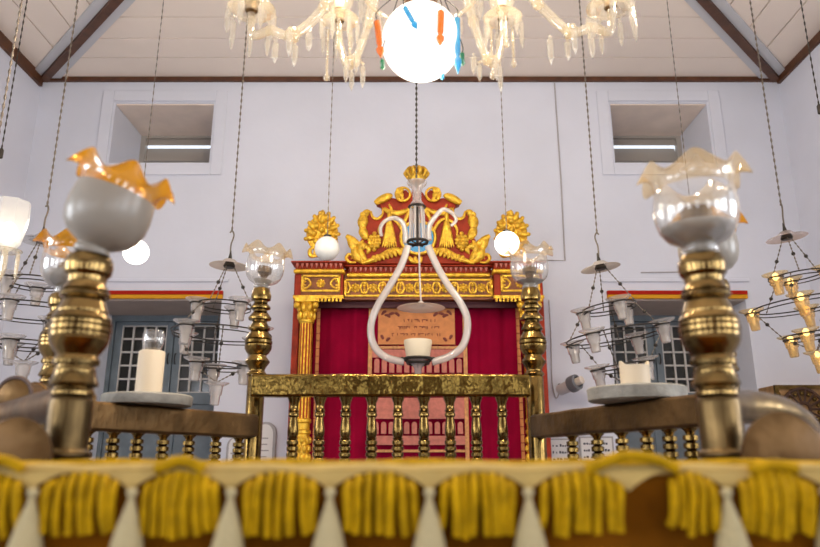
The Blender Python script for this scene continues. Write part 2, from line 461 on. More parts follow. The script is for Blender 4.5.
# stone tablets and paper notices low on the wall
def tablet(cx, cy0, w, label):
    x0, x1 = X(cx-w, 450, YC), X(cx+w, 450, YC); zt = Z(cy0, YC); r = (x1-x0)/2; xm = (x0+x1)/2
    pts = [(x1, 1.25), (x1, zt-r)]+[(xm+r*math.cos(a), zt-r+r*math.sin(a)) for a in [PI*i/12 for i in range(1, 12)]]+[(x0, zt-r), (x0, 1.25)]
    t = thing('wall_tablet', label, 'tablet', (xm, YW, 1.25), 'stone tablets on the back wall')
    obj('slab', MB().prism(pts, YW-.035, YW), 'tablet', t, bevel=.006)
    mb = MB(); q = .72
    mb.prism([(xm+(p[0]-xm)*q, 1.3+(p[1]-1.25)*.9) for p in pts], YW-.038, YW-.034)
    obj('inset', mb, 'paper', t)
    mb = MB()
    for i in range(7):
        zz = zt-.14-i*.05
        mb.box((xm-r*.5, YW-.040, zz), (xm+r*(.2+.3*random.random()), YW-.037, zz+.01))
    obj('lettering', mb, 'tablet', t)
tablet(265, 422, 11, 'round-topped grey tablet on the wall beside the ark, just past the brass gate post')
tablet(236, 437, 9, 'lower grey tablet on the wall under the side rail near the shuttered window')
def notice(x0, x1, y0, label):
    a, b, zt = X(x0, 450, YC), X(x1, 450, YC), Z(y0, YC); zb = zt-.42
    t = thing('wall_notice', label, 'notice', ((a+b)/2, YW, zb), 'paper notices on the back wall')
    obj('sheet', MB().box((a, YW-.02, zb), (b, YW, zt)), 'paper', t)
    fr = MB(); e = .012
    for lo, hi in (((a-e, zb-e), (a, zt+e)), ((b, zb-e), (b+e, zt+e)), ((a, zt), (b, zt+e)), ((a, zb-e), (b, zb))):
        fr.box((lo[0], YW-.025, lo[1]), (hi[0], YW, hi[1]))
    obj('frame', fr, 'tablet', t)
    mb = MB()
    for i in range(6):
        zz = zt-.055-i*.055; x = a+.02
        while x < b-.03:
            w = random.uniform(.008, .022)
            if x+w < b-.015: mb.box((x, YW-.0225, zz), (x+w, YW-.019, zz+.022*random.uniform(.5, 1)))
            x += w+random.choice((.006, .006, .018))
    obj('lettering', mb, 'print', t)
notice(550, 574, 440, 'narrow white notice with dark print, seen through the rail nearest the ark')
notice(581, 612, 438, 'wider white notice with dark print, beside the blue-grey shutters')

# carved cupboard in the far corner
t = thing('carved_cupboard', 'brown carved wooden cupboard with a spoked wheel on it, in the far corner', 'cupboard', (3.34, 5.8, 0))
cz = Z(385, 5.7); xa, xb = X(774, 392, 5.72), 3.56
obj('body', MB().box((xa, 5.72, 0), (xb, 5.98, cz)), 'carve', t, bevel=.008)
mb = MB(); e = .03
for lo, hi in (((xa, .1), (xa+e, cz)), ((xb-e, .1), (xb, cz)), ((xa+e, cz-e), (xb-e, cz)), ((xa+e, .1), (xb-e, .1+e))):
    mb.box((lo[0], 5.695, lo[1]), (hi[0], 5.72, hi[1]))
obj('frame', mb, 'brass', t)
wc = Vector((X(804, 409, 5.7), 5.7, Z(409, 5.7))); R90 = Matrix.Rotation(PI/2, 4, 'X')
mb = MB()
for r in (.165, .05): mb.ring(wc, r, .014, 32, R90)
for k in range(14):
    a = 2*PI*k/14; d = Vector((math.cos(a), 0, math.sin(a)))
    mb.tube([wc+d*.05, wc+d*.165], .009, 6)
obj('wheel', mb, 'carvedk', t)
for k in range(14):
    a = 2*PI*(k+.5)/14; obj('stud', MB().sphere(wc+Vector((math.cos(a), .004, math.sin(a)))*.125, .017, 8, 6), 'brass', t)
for dx in (-.19, .19):
    for dz in (.12, -.16, -.3): obj('stud', MB().sphere((wc.x+dx, 5.71, wc.z+dz), .022, 8, 6), 'brass', t)

# small security camera
cb = P(573, 384, 5.75)
t = thing('security_camera', 'small grey bullet camera fixed on the white wall between gate post and shutters', 'camera', (cb.x, YW, cb.z))
dr = Vector((.075, -.10, .035)).normalized(); q = dr.to_track_quat('Z', 'Y').to_matrix().to_4x4()
obj('housing', MB().lathe([(-.16, .03), (-.15, .045), (-.02, .05), (-.015, .02)], cb, 20, q), 'bluewhite', t)
obj('hood', MB().lathe([(-.02, .068), (0, .07), (.05, .066), (.055, .045), (.03, .04)], cb, 24, q), 'camdark', t)
obj('lens_barrel', MB().lathe([(.03, .034), (.10, .032), (.105, .02)], cb, 20, q), 'camwhite', t)
obj('bracket', MB().tube(smooth([cb-dr*.1, cb-dr*.15+Vector((0,.03,.0)), (cb.x-.06, YW-.01, cb.z+.02)], 5), .014), 'camdark', t)
obj('lead', MB().tube(smooth([cb-dr*.15, P(556, 398, 5.9), P(552, 380, YC), P(551, 340, YC), P(549, 300, YC)], 6), .005), 'cable', t)

# ------------------------------------------------------------------ the ark
YA = 5.3
def a2(px, py, Y=YA):
    return (X(px, py, Y), Z(py, Y))
AC = 418.0
def mir(pts): return [(2*AC-p[0], p[1]) for p in pts]
ark = thing('ark_cabinet', 'tall red and gold carved ark cabinet with scrolled pediment against the back wall', 'ark', (X(AC, 420, YA), 5.6, 0))
xL, xR = X(294, 280, YA), X(543, 280, YA)
zt, zf = Z(263, YA), Z(298, YA)
wcol = X(314, 300, YA)-xL
mb = MB()
mb.box((xL, YA+.02, .25), (xL+.05, YW-.02, zt-.05)); mb.box((xR-.05, YA+.02, .25), (xR, YW-.02, zt-.05))
mb.box((xL+.05, YW-.1, .25), (xR-.05, YW-.02, zt-.05)); mb.box((xL+.05, YA+.02, zf), (xR-.05, YW-.1, zt-.05)); mb.box((xL-.06, YA-.2, 0), (xR+.06, YW-.02, .25))
obj('carcass', mb, 'arkred', ark, bevel=.004)
obj('inner_valance', MB().box((xL+.06, YA+.06, Z(306, YA)), (xR-.06, YA+.08, zf)), 'arkdk', ark)
# entablature: breakfront blocks over the columns, frieze between
pL0, pL1 = X(295, 283, YA-.08), X(343, 283, YA-.08)
pR0, pR1 = X(494, 283, YA-.08), X(542, 283, YA-.08)
def frieze_block(x0, x1, y, py0, py1, n):
    """n motifs of scrollwork between two gilt borders"""
    z0, z1 = Z(py1, y), Z(py0, y)
    p = obj('frieze_panel', MB().box((x0, y, z0-.02), (x1, y+.1, z1+.03)), 'golddk', ark)
    b = MB(); e = .017
    for lo, hi in (((x0, z0), (x1, z0+e)), ((x0, z1-e), (x1, z1)), ((x0, z0), (x0+e, z1)), ((x1-e, z0), (x1, z1))):
        b.box((lo[0], y-.012, lo[1]), (hi[0], y, hi[1]))
    obj('border', b, 'gold', p, bevel=.003)
    s = MB(); zc = (z0+z1)/2; h = (z1-z0)/2-e; w = (x1-x0-2*e)/n
    for i in range(n):
        cx = x0+e+w*(i+.5)
        s.sphere((cx, y-.004, zc), h*.34, 10, 6, (1, .6, 1))
        for k in range(8):
            a = 2*PI*k/8; s.sphere((cx+h*.5*math.cos(a), y-.002, zc+h*.5*math.sin(a)), h*.2, 8, 5, (1, .6, 1))
        if n > 1 or True:
            for q in (-1, 1):
                for u in (-1, 1):
                    pa = [(cx+q*w*.28, y-.004, zc), (cx+q*w*.36, y-.004, zc+u*h*.6), (cx+q*w*.47, y-.004, zc+u*h*.75), (cx+q*w*.5, y-.004, zc+u*h*.35), (cx+q*w*.42, y-.004, zc+u*h*.3)]
                    s.tube(smooth(pa, 4), [.009]*16+[.006], 6)
                s.sphere((cx+q*w*.5, y-.003, zc), h*.16, 8, 5)
    obj('scrollwork', s, 'gold', p)
    return p
frieze_block(pL1+.004, pR0-.004, YA-.02, 279, 297, 8)
for x0, x1 in ((pL0, pL1), (pR0, pR1)):
    p = frieze_block(x0+.05, x1-.02, YA-.085, 275, 292, 1)
    obj('block', MB().box((x0, YA-.08, Z(297, YA-.08)), (x1, YA+.02, Z(268, YA-.08))), 'arkred', p, bevel=.004)
    obj('lower_moulding', MB().box((x0-.01, YA-.10, Z(299, YA-.08)), (x1+.01, YA-.08, Z(295.5, YA-.08))), 'gold', p, bevel=.004)
    # dentils of the lower moulding are one small comb
    mb = MB(); n = 13
    for i in range(n):
        xx = x0+(x1-x0)*(i+.5)/n; mb.box((xx-.008, YA-.1, Z(302, YA-.08)), (xx+.008, YA-.085, Z(299, YA-.08)))
    obj('dentil_comb', mb, 'gold', p)
def cornice(x0, x1, y, pyt, n):
    z = Z(pyt, y); o = obj('cornice', MB().box((x0-.03, y-.05, z-.012), (x1+.03, y+.12, z)).box((x0, y-.01, z-.055), (x1, y+.12, z-.012)), 'arkred', ark, bevel=.004)
    mb = MB()
    for i in range(n):
        xx = x0+(x1-x0)*(i+.5)/n; w = (x1-x0)/n*.3
        mb.prism([(xx-w, z-.016), (xx+w, z-.016), (xx, z-.052)], y-.035, y-.008)
    obj('dentil_course', mb, 'rose', o)
    obj('gilt_moulding', MB().box((x0-.012, y-.03, z-.092), (x1+.012, y+.1, z-.058)), 'gold', o, bevel=.012)
cornice(pL0, pL1, YA-.085, 262.5, 10); cornice(pR0, pR1, YA-.085, 262.5, 10); cornice(pL1+.035, pR0-.035, YA-.02, 266.5, 28)
# columns
for cxp in (304.5, 2*AC-304.5):
    cx = X(cxp, 380, YA-.03); cy = YA-.05; r = M(6.6, 380, YA)
    zc0, zc1 = Z(323, YA-.05), Z(299.5, YA-.05)
    co = obj('column', MB().lathe([(z, rr) for z, rr in ((.34, r*1.0), (Z(421, YA-.05), r*1.0), (zc0, r*.92))], (cx, cy, 0), 48, mod=lambda q, z, a: (q*(1+.09*math.cos(12*a)), z)), 'gold', ark, ang=80)
    fl = MB()
    for k in range(12):
        a = 2*PI*(k+.5)/12
        fl.tube([(cx+r*.93*math.cos(a), cy+r*.93*math.sin(a), Z(419, YA-.05)), (cx+r*.86*math.cos(a), cy+r*.86*math.sin(a), zc0-.01)], .0075, 6)
    obj('flute', fl, 'arkred', co)
    cap = MB()
    cap.lathe([(zc0, r*1.15), (zc0+.02, r*1.2), (zc0+.03, r*.95), (zc1-.05, r*1.05), (zc1-.03, r*1.35)], (cx, cy, 0), 24)
    cap.box((cx-r*1.65, cy-r*1.4, zc1-.03), (cx+r*1.65, cy+r*1.4, zc1))
    for k in range(8):
        a = 2*PI*k/8
        for zz, q in ((zc0+.055, 1.12), (zc0+.115, 1.25)):
            cap.sphere((cx+r*q*math.cos(a+zz*9), cy+r*q*math.sin(a+zz*9), zz), .024, 8, 6, (.8, .8, 1.5))
    for q in (-1, 1): cap.sphere((cx+q*r*1.4, cy-r*.9, zc1-.055), .028, 10, 6)
    obj('capital', cap, 'gold', co)
    bs = MB(); zb = Z(421, YA-.05)
    bs.lathe([(.25, r*1.3), (zb-.36, r*1.25), (zb-.34, r*1.05), (zb-.1, r*1.1), (zb-.09, r*1.3), (zb-.07, r*1.3), (zb-.06, r*1.05), (zb-.02, r*1.1), (zb-.01, r*1.3), (zb+.01, r*1.3), (zb+.02, r)], (cx, cy, 0), 28)
    for k in range(9):
        a = 2*PI*k/9
        for j in range(4): bs.sphere((cx+r*1.12*math.cos(a+j*.35), cy+r*1.12*math.sin(a+j*.35), zb-.14-j*.06), .022, 8, 5, (.8, .8, 1.3))
    obj('base', bs, 'gold', co)
# pediment board
half = [(344.5,264),(347,257),(354,252),(350,243),(347,237),(353,239),(358,244),(362,238),(360,226),(363,214),(370,211),(373,218),(378,219),(382,214),(381,206),(376,204),(385,199),(392,198),(397,199),(399,192),(406,190),(411,196),(414,192)]
full = half+mir(half)[::-1]
ped = obj('pediment', MB().prism([a2(*p) for p in full], YA-.01, YA+.07), 'arkred', ark, bevel=.006)
yo = YA-.02
def sym(name, fn, m='gold'):
    for s in (0, 1):
        mb = MB(); fn(mb, (lambda pts: [a2(*p) for p in (mir(pts) if s else pts)])); obj(name, mb, m, ped)
u = M(1, 235, YA)
def f_scroll(mb, t):
    mb.leaf(t([(364,263),(357,257),(354,249),(351,242),(346.5,236.5)]), u*5, yo, .55, 2)
    mb.leaf(t([(346.5,236.5),(352,240),(359,245),(364,241)]), u*3.4, yo, .6)
    mb.leaf(t([(366,262),(361,254),(362,247),(369,249),(367,255)]), u*4.4, yo, .7, 3)
sym('scroll_leaf', f_scroll)
sym('volute', lambda mb, t: mb.leaf(t([(356,263),(350,263),(346.5,259),(349,255),(353,257),(351,260)]), u*1.7, yo, .8))
def f_crest(mb, t):
    mb.leaf(t([(367,240),(363,232),(363,222),(366,214),(370.5,211.5)]), u*5.4, yo, .6, 3)
    for i in range(5): mb.leaf(t([(366,216+i*5),(363,215+i*5),(360.5,217.5+i*5)]), u*2.4, yo-.01, .7)
    mb.leaf(t([(371,212),(373,218),(378,219.5),(382.5,215),(383,208)]), u*1.6, yo, .7)
sym('crest_leaf', f_crest)
def f_top(mb, t):
    mb.leaf(t([(375,204.5),(382,200.5),(389,197.5),(393,197)]), u*4.2, yo-.01, .7)
    mb.leaf(t([(384,209),(389,212.5),(398,214),(406,211.5),(411,208)]), u*3.0, yo, .7)
    mb.leaf(t([(389,205),(392,212),(391,218)]), u*1.4, yo, .7)
sym('swag_leaf', f_top)
def f_roll(mb, t):
    for k in range(6): mb.leaf(t([(401-.9*k*.3,190+k*2.2),(398+.2*k,191.5+k*2.0),(396.5+.7*k,195+k*1.2)]), u*1.9, yo-.02, .8)
    c = t([(403,196)])[0]; mb.ring((c[0], yo-.02, c[1]), u*7.2, u*1.3, 28, R90)
    mb.leaf(t([(403,189),(401,194),(402,199),(404,203)]), u*2.6, yo-.02, .7, 3)
sym('rolled_leaf', f_roll)
def f_cone(mb, t):
    c = t([(374.5,243)])[0]
    for j in range(6):
        w = (2.4, 5, 6.4, 6.2, 4.8, 2.2)[j]; n = (1, 3, 4, 4, 3, 1)[j]
        for i in range(n):
            mb.sphere((c[0]+u*w*((i+.5)/n*2-1), yo-.012, c[1]+u*(8.5-j*3.3)), u*2.3, 8, 6, (1, .9, 1))
sym('pine_cone', f_cone)
def f_tassel(mb, t):
    for i in range(7):
        k = (i-3)/3
        mb.leaf(t([(389.5+k*1.0,222),(389.5+k*3.2,234),(389.5+k*7.2,250-abs(k)*1.5)]), u*1.9, yo-.012, .9)
    mb.leaf(t([(389.5,212),(389.5,218),(389.5,226)]), u*2.2, yo-.012, .8)
    mb.leaf(t([(389.5,219),(396,222),(401,229),(403,237)]), u*1.7, yo-.006, .7)
    mb.leaf(t([(389,220),(383,224),(379,231),(380,237)]), u*1.6, yo-.006, .7)
sym('draped_tassel', f_tassel)
def f_low(mb, t):
    mb.leaf(t([(362,264),(372,261),(382,257),(391,252),(399,251.5),(404.5,256),(405,262)]), u*3.2, yo-.006, .6)
    for i in range(8): 
        x = 372+i*4; y = 258-i*1.1
        mb.leaf(t([(x,y),(x+2.5,y+1),(x+4.5,y+5.5)]), u*2.1, yo-.014, .7)
sym('acanthus_leaf', f_low)
mc = a2(AC, 239)
mb = MB(); mb.lathe([(0, u*16.5), (.03, u*16)], (mc[0], yo+.01, mc[1]), 36, R90)
md = obj('medallion', mb, 'blue', ped)
mb = MB(); mb.ring((mc[0], yo-.02, mc[1]), u*17, u*1.7, 40, R90)
for i in range(3): mb.leaf([a2(AC-9+i*6, 258), a2(AC-6+i*4, 262), a2(AC-2+i*2, 265)], u*2.2, yo-.02, .7)
for q in (-1, 1): mb.leaf([a2(AC+q*3, 205), a2(AC+q*8, 212), a2(AC+q*13, 222), a2(AC+q*10, 226)], u*2.0, yo, .7)
obj('gilt_rim', mb, 'gold', md)
# crown at the peak
cc = P(416.5, 178, YA); mb = MB()
mb.lathe([(-.05, u*5), (-.03, u*8.5), (.0, u*9.5), (.012, u*7.5)], cc, 24)
for k in range(10):
    a = 2*PI*k/10; d = Vector((math.cos(a), math.sin(a), 0))
    mb.tube(smooth([cc+d*u*8, cc+d*u*11.5+Vector((0,0,u*4)), cc+d*u*9+Vector((0,0,u*9)), cc+Vector((0,0,u*11))], 4), u*1.7, 6)
    mb.sphere(cc+d*u*11.4+Vector((0,0,u*5)), u*2.3, 8, 6)
mb.sphere(cc+Vector((0,0,u*5)), u*7.5, 14, 8); mb.sphere(cc+Vector((0,0,u*12.5)), u*2.2, 8, 6)
obj('crown', mb, 'gold', ark)
mb = MB().lathe([(Z(200, YA), u*6), (Z(186, YA), u*4.5)], (cc.x, cc.y+.03, 0), 16); obj('crown_stem', mb, 'arkred', ark)
# two carved finials on the corner blocks
for cxp in (322, 511.5):
    cen = P(cxp, 236, YA-.05)
    ox = [(0,-26),(7,-22),(14,-15),(16.5,-6),(16,4),(12,11),(8,15),(9,20),(5,22),(-5,22),(-9,20),(-8,15),(-12,11),(-16,4),(-16.5,-6),(-14,-15),(-7,-22)]
    fi = obj('finial', MB().prism([(cen.x+u*a*.95, cen.z-u*b*.95) for a, b in ox][::-1], YA-.06, YA-.01), 'gold', ark, bevel=.006)
    mb = MB(); y = YA-.066
    for a, b in ((-13,-11),(-9,-18),(-4,-22),(4,-22),(9,-18),(13,-11),(15,-3),(-15,-3),(-14,5),(14,5)):
        v = Vector((a, b)).normalized()
        mb.leaf([(cen.x+u*(a-v.x*7), cen.z-u*(b-v.y*7)), (cen.x+u*(a-v.y*2), cen.z-u*(b+v.x*2)), (cen.x+u*(a+v.x*2.2), cen.z-u*(b+v.y*2.2))], u*3.1, y, .8, 2)
    for a, b in ((0,-15),(-6,-10),(6,-10),(0,-6),(-8,-2),(8,-2),(0,3),(-5,6),(5,6)): mb.sphere((cen.x+u*a, y-.004, cen.z-u*b), u*3.2, 10, 6, (1, .8, 1))
    for q in (-1, 1):
        mb.leaf([(cen.x+q*u*3, cen.z-u*21), (cen.x+q*u*10, cen.z-u*21), (cen.x+q*u*11, cen.z-u*15), (cen.x+q*u*7, cen.z-u*12)], u*2.2, y, .8)
    mb.leaf([(cen.x, cen.z+u*14), (cen.x, cen.z+u*21), (cen.x, cen.z+u*27)], u*3.4, y, .8, 2)
    obj('carved_foliage', mb, 'gold', fi)

# ark curtain
YCu = 5.46
def c2(px, py): return (X(px, py, YCu), Z(py, YCu))
cl, cr = X(312, 380, YCu), X(523, 380, YCu); ctop = Z(305, YCu); cbot = .42
cu = thing('ark_curtain', 'crimson velvet curtain with a peach embroidered middle panel, hung inside the ark', 'curtain', ((cl+cr)/2, YCu, cbot))
mb = MB(); n = 90; fc = []; vs = []
def cy(x): return YCu+.014*math.sin((x-cl)*34)+.006*math.sin((x-cl)*71)
for side in (0, .006):
    for i in range(n+1):
        x = cl+(cr-cl)*i/n
        vs += [(x, cy(x)+side, cbot), (x, cy(x)+side, ctop)]
o = 2*(n+1)
for i in range(n):
    a = 2*i; fc += [(a, a+2, a+3, a+1), (o+a, o+a+1, o+a+3, o+a+2), (a, a+o, a+o+2, a+2), (a+1, a+3, a+o+3, a+o+1)]
fc += [(0, 1, o+1, o), (2*n, o+2*n, o+2*n+1, 2*n+1)]
obj('velvet', mb.faces(vs, fc), 'curtain', cu, ang=60)
def band(px0, px1, py0, py1, t=.03):
    a, b = X(px0, 350, YCu), X(px1, 350, YCu); return MB().box((a, YCu-t, Z(py1, YCu)), (b, YCu-t+.012, Z(py0, YCu)))
for p, w in ((317, 1.6), (519.5, 1.6)):
    a, b = X(p-w, 380, YCu), X(p+w, 380, YCu); mb = MB()
    for i in range(40):
        z0 = ctop-(ctop-cbot)*(i+1)/40; z1 = ctop-(ctop-cbot)*i/40
        mb.box((a, YCu-.038, z0+.006), (b, YCu-.022, z1))
    obj('edge_braid', mb, 'peach', cu)
for p in (370, 465.5):
    obj('gold_braid', MB().box((X(p-1.9, 380, YCu), YCu-.04, cbot), (X(p+1.9, 380, YCu), YCu-.024, ctop)), 'braid', cu)
pan = obj('peach_panel', band(378, 455, 309, 345), 'peach', cu)
mb = MB()
for (y, x0, x1) in ((321, 404, 436), (328, 398, 440), (335, 392, 444)):
    x = x0; z = Z(y, YCu)
    while x < x1:
        w = random.uniform(1.2, 4.2)
        if x+w < x1:
            a, b = X(x, y, YCu), X(x+w, y, YCu); h = random.uniform(.014, .026); sl = random.uniform(-.006, .006)
            for q in random.choice(((0,), (1,), (0, 1), (1,), (.5,))):
                xx = a+(b-a)*q; mb.prism([(xx-.003, z+.008), (xx+.003, z+.008), (xx+.003+sl, z+.008-h), (xx-.002+sl, z+.008-h)], YCu-.032, YCu-.0295)
            if random.random() < .65: mb.prism([(a, z+.002), (b, z+.003+sl*.5), (b, z+.009+sl*.5), (a, z+.008)], YCu-.032, YCu-.0295)
        x += w+random.choice((.7, .9, 1.0, 2.6))
obj('lettering', mb, 'ink', pan)
mb = MB()
for q in (-1, 1):
    for (x, y, dx, dy) in ((22,314,7,3),(26,318,6,-2),(30,312,5,4),(17,317,5,-3),(33,340,3,-4),(30,342,-4,-3)):
        mb.leaf([c2(416.5+q*x, y), c2(416.5+q*(x+dx/2), y+dy/2-1), c2(416.5+q*(x+dx), y+dy)], .012, YCu-.031, .4)
obj('pattern', mb, 'ink', pan)
for y in (348, 451): obj('gold_braid', band(372, 463.5, y-1.3, y+1.3), 'braid', cu)
def arcade(y0, y1, fine):
    mb = MB(); n = 12
    for i in range(n):
        x0 = 373+90*(i+.16)/n; x1 = 373+90*(i+.84)/n
        a, b = X(x0, 380, YCu), X(x1, 380, YCu); zt_, zb_ = Z(y0, YCu), Z(y1, YCu); r = (b-a)/2
        pts = [(b, zb_), (b, zt_-r)]+[((a+b)/2+r*math.cos(t), zt_-r+r*math.sin(t)) for t in [PI*k/8 for k in range(1, 8)]]+[(a, zt_-r), (a, zb_)]
        mb.prism(pts, YCu-.03, YCu-.02)
    return obj('arcade_band', mb, 'rose', cu)
obj('rose_band', band(372, 463.5, 350, 358), 'rose', cu)
arcade(359, 373, 0)
obj('rose_band', band(372, 463.5, 398, 419), 'rose', cu); arcade(422, 434, 1)
obj('rose_band', band(372, 463.5, 436, 445), 'rose', cu)

# ------------------------------------------------------------------ the reading platform and its brass railing
plat = struct('floor_platform', MB().flat([(-1.2, .2), (1.1, .2), (1.1, 1.8), (.62, 2.8), (-.72, 2.8), (-1.2, 2.0)], 0, .4), 'wood')
ZPf = .4
NX = {'l': -.4827, 'r': .4391}
rl = thing('brass_railing', 'brass railing round the reading platform, with turned posts and balusters', 'railing', (0, 1.8, ZPf))
near = [(255,16),(257,20),(262,22.5),(268,23),(274,22),(278,18.5),(283,18),(285,18.4),(291,22.6),(292,21.2),(295,23.7),(297.5,23),(299,18.4),(303,20.5),(307,22),(312,24.4),(314,24.2),(316,26.2),(320.5,28),(321.5,27),(323,28.6),(325.5,28.6),(326.5,27.4),(328,29),(332,29),(333,27.4),(334.5,28.6),(338,28.3),(339,27.4),(340.5,28),(346,26),(351,22.6),(354,20.5),(356,19.4),(361,21.9),(365,21.5),(366.5,18.2),(369,18.4),(370.5,19.4),(372,19.2),(378,20.8),(384,23.2),(386,22.4),(388,18.4),(390,19),(392,20.5),(395,20.5),(397,18),(404,18.5),(450,18.5),(452,22),(457,22),(459,18.5),(470,18.5)]
far = [(289,8),(291,8.5),(296,10),(300,9.6),(301.5,6.6),(303.5,6.8),(307.5,9.9),(309,9.7),(310,6.6),(312,6.8),(318,11.3),(320,11),(321,7.2),(323,7.4),(328.5,10.7),(330,10.4),(331,8.2),(335,11),(339,13.2),(340,12.3),(341,13.6),(343.5,13.7),(344.5,12.6),(345.5,13.5),(349,13.2),(353,11),(355.5,8.4),(357,8.8),(361.5,12.3),(363,11.8),(366,9.6),(369.5,7.8),(371,7.8),(374,9.9),(375.5,9.6),(376.5,8),(378,8.8),(470,8.8)]
YN, YF = 1.15, 2.5
def prof(lst, Y, dz=0):
    p = [(Z(py, Y)+dz, M(r, py, Y)) for py, r in lst]
    r = p[-1][1]
    return p+[(ZPf+.06, r), (ZPf+.05, r*1.5), (ZPf, r*1.6)]
posts = {}
def post(key, x, y, lst, Y, dz, m):
    pr = prof(lst, Y, dz)
    if key[0] == 'f': obj('post', MB().lathe(pr, (x, y, 0), 40), m, rl, ang=30)
    else:
        i = [q[0] for q in lst].index(397)
        po = obj('post', MB().lathe(pr[:i+1], (x, y, 0), 40), m, rl, ang=30)
        b = MB().lathe([(pr[i][0]-.0005, pr[i][1]*1.02), (pr[i][0]-.004, pr[i][1]*1.12)]+[(z, r*1.12) for z, r in pr[i+1:]], (x, y, 0), 40)
        obj('base', b, 'verdigris', po, bevel=.004)
    posts[key] = (x, y, pr[0][0])
post('nl', X(81.3, 325, YN), YN, near, YN, 0, 'brasspost'); post('nr', X(709, 325, YN), YN, near, YN, 0, 'brasspost')
post('ml', X(60, 330, 1.85), 1.85, near, YN, .10, 'brasspost'); post('mr', X(717, 325, 1.66), 1.66, near, YN, .09, 'brasspost')
post('fl', X(258.5, 342, YF), YF, far, YF, 0, 'brass'); post('fr', X(532.8, 342, YF), YF, far, YF, 0, 'brass')
# middle section top rail, beaten flat bar, very slightly bowed
yr = YF-.075
def bar(p0, p1, z0, z1, t, bow=0, n=14, z0b=None, z1b=None, mat_='brassrail', jit=0):
    p0, p1 = Vector(p0), Vector(p1); d = (p1-p0); L = d.length; d.normalize(); q = Vector((d.y, -d.x))
    vs = []; fc = []
    for i in range(n+1):
        s = i/n; c = p0.lerp(p1, s)+q*(bow*math.sin(PI*s))
        za = z0+((z0b if z0b is not None else z0)-z0)*s+random.uniform(-jit, jit); zb = z1+((z1b if z1b is not None else z1)-z1)*s+random.uniform(-jit, jit)
        for o, z in ((-t/2, za), (t/2, za), (t/2, zb), (-t/2, zb)):
            vs.append((c.x+q.x*o, c.y+q.y*o, z))
    for i in range(n):
        a = 4*i
        for k in range(4): fc.append((a+k, a+(k+1) % 4, a+4+(k+1) % 4, a+4+k))
    fc += [(3, 2, 1, 0), (4*n, 4*n+1, 4*n+2, 4*n+3)]
    return obj('top_rail', MB().faces(vs, fc), mat_, rl, bevel=.008)
zr0, zr1 = Z(397.3, yr), Z(375, yr)
bar((X(251.5, 386, yr), yr), (X(530, 386, yr), yr), zr0, zr1, .05, .012, 18, jit=.0012)
bal = [(398,6.8),(400,6.2),(404,4.6),(408,4.2),(410.5,4.6),(412,5.6),(413,4.6),(415,5.4),(417,5.2),(418.5,3.9),(421,4.2),(427,4.9),(433,5.5),(436,5.2),(438,4.4),(439,5.6),(440.5,4.6),(442,5.9),(445,5.9),(446.5,4.4),(448,5.9),(451,5.9),(452.5,4.4),(454,5.8),(457,5.8),(458.5,4.4),(460,5.6),(463,5.6),(464.5,4.2),(470,5),(480,4.2)]
bp = [(Z(py, yr), M(r, py, yr)) for py, r in bal]; zend = ZPf+.12
bp += [(bp[-1][0]-(bp[-1][0]-zend)*t, r) for t, r in ((.15, .02), (.2, .014), (.4, .021), (.55, .014), (.58, .02), (.75, .015), (.8, .021), (1, .02))]
bxs = [293+i*26.2 for i in range(9)]
for px in bxs:
    obj('baluster', MB().lathe([(z+.003, r) for z, r in bp], (X(px, 430, yr), yr, 0), 18), 'brass', rl, ang=30)
obj('bottom_rail', MB().box((X(252, 430, yr), yr-.02, ZPf), (X(530, 430, yr), yr+.02, zend)), 'brass', rl)
# side rails and their short balusters
zs0, zs1 = Z(438, YF), Z(415, YF)
def side(a, b, dz1, pxs):
    pa, pb = Vector(posts[a][:2]), Vector(posts[b][:2])
    bar(pa, pb, zs0, zs1, .06, 0, 10, zs0+dz1, zs1+dz1, 'brassdull', jit=.0015)
    sb = [(0,.022),(-.004,.021),(-.010,.014),(-.018,.0105),(-.021,.019),(-.032,.019),(-.036,.011),(-.040,.019),(-.052,.019),(-.056,.011),(-.060,.019),(-.072,.019),(-.076,.011),(-.080,.020),(-.096,.020),(-.10,.011),(-.14,.012)]
    for i in range(6): 
        z = -.15-i*.14; sb += [(z, .014), (z-.04, .019), (z-.08, .015), (z-.09, .021), (z-.11, .021), (z-.12, .012)]
    for px in pxs:
        k_ = (px-410)/F/fw(452); s = (pa.x-k_*pa.y)/((pa.x-pb.x)-k_*(pa.y-pb.y)); c = pa.lerp(pb, s); zt_ = zs0+dz1*s+.002
        L = zt_-ZPf-.1; k = L/(.15+5*.14+.12)
        obj('baluster', MB().lathe([(z if z > -.145 else z*k, r) for z, r in sb]+[(-L, .015)], (c.x, c.y, zt_), 16), 'brass', rl, ang=30)
    obj('bottom_rail', MB().tube([(pa.x, pa.y, ZPf+.08), (pb.x, pb.y, ZPf+.08)], .03, 8), 'brassdull', rl)
side('fl', 'ml', .0, (85, 111.6, 136, 162, 188, 215, 238))
side('fr', 'mr', .0, (573, 598, 623, 648, 671, 692))
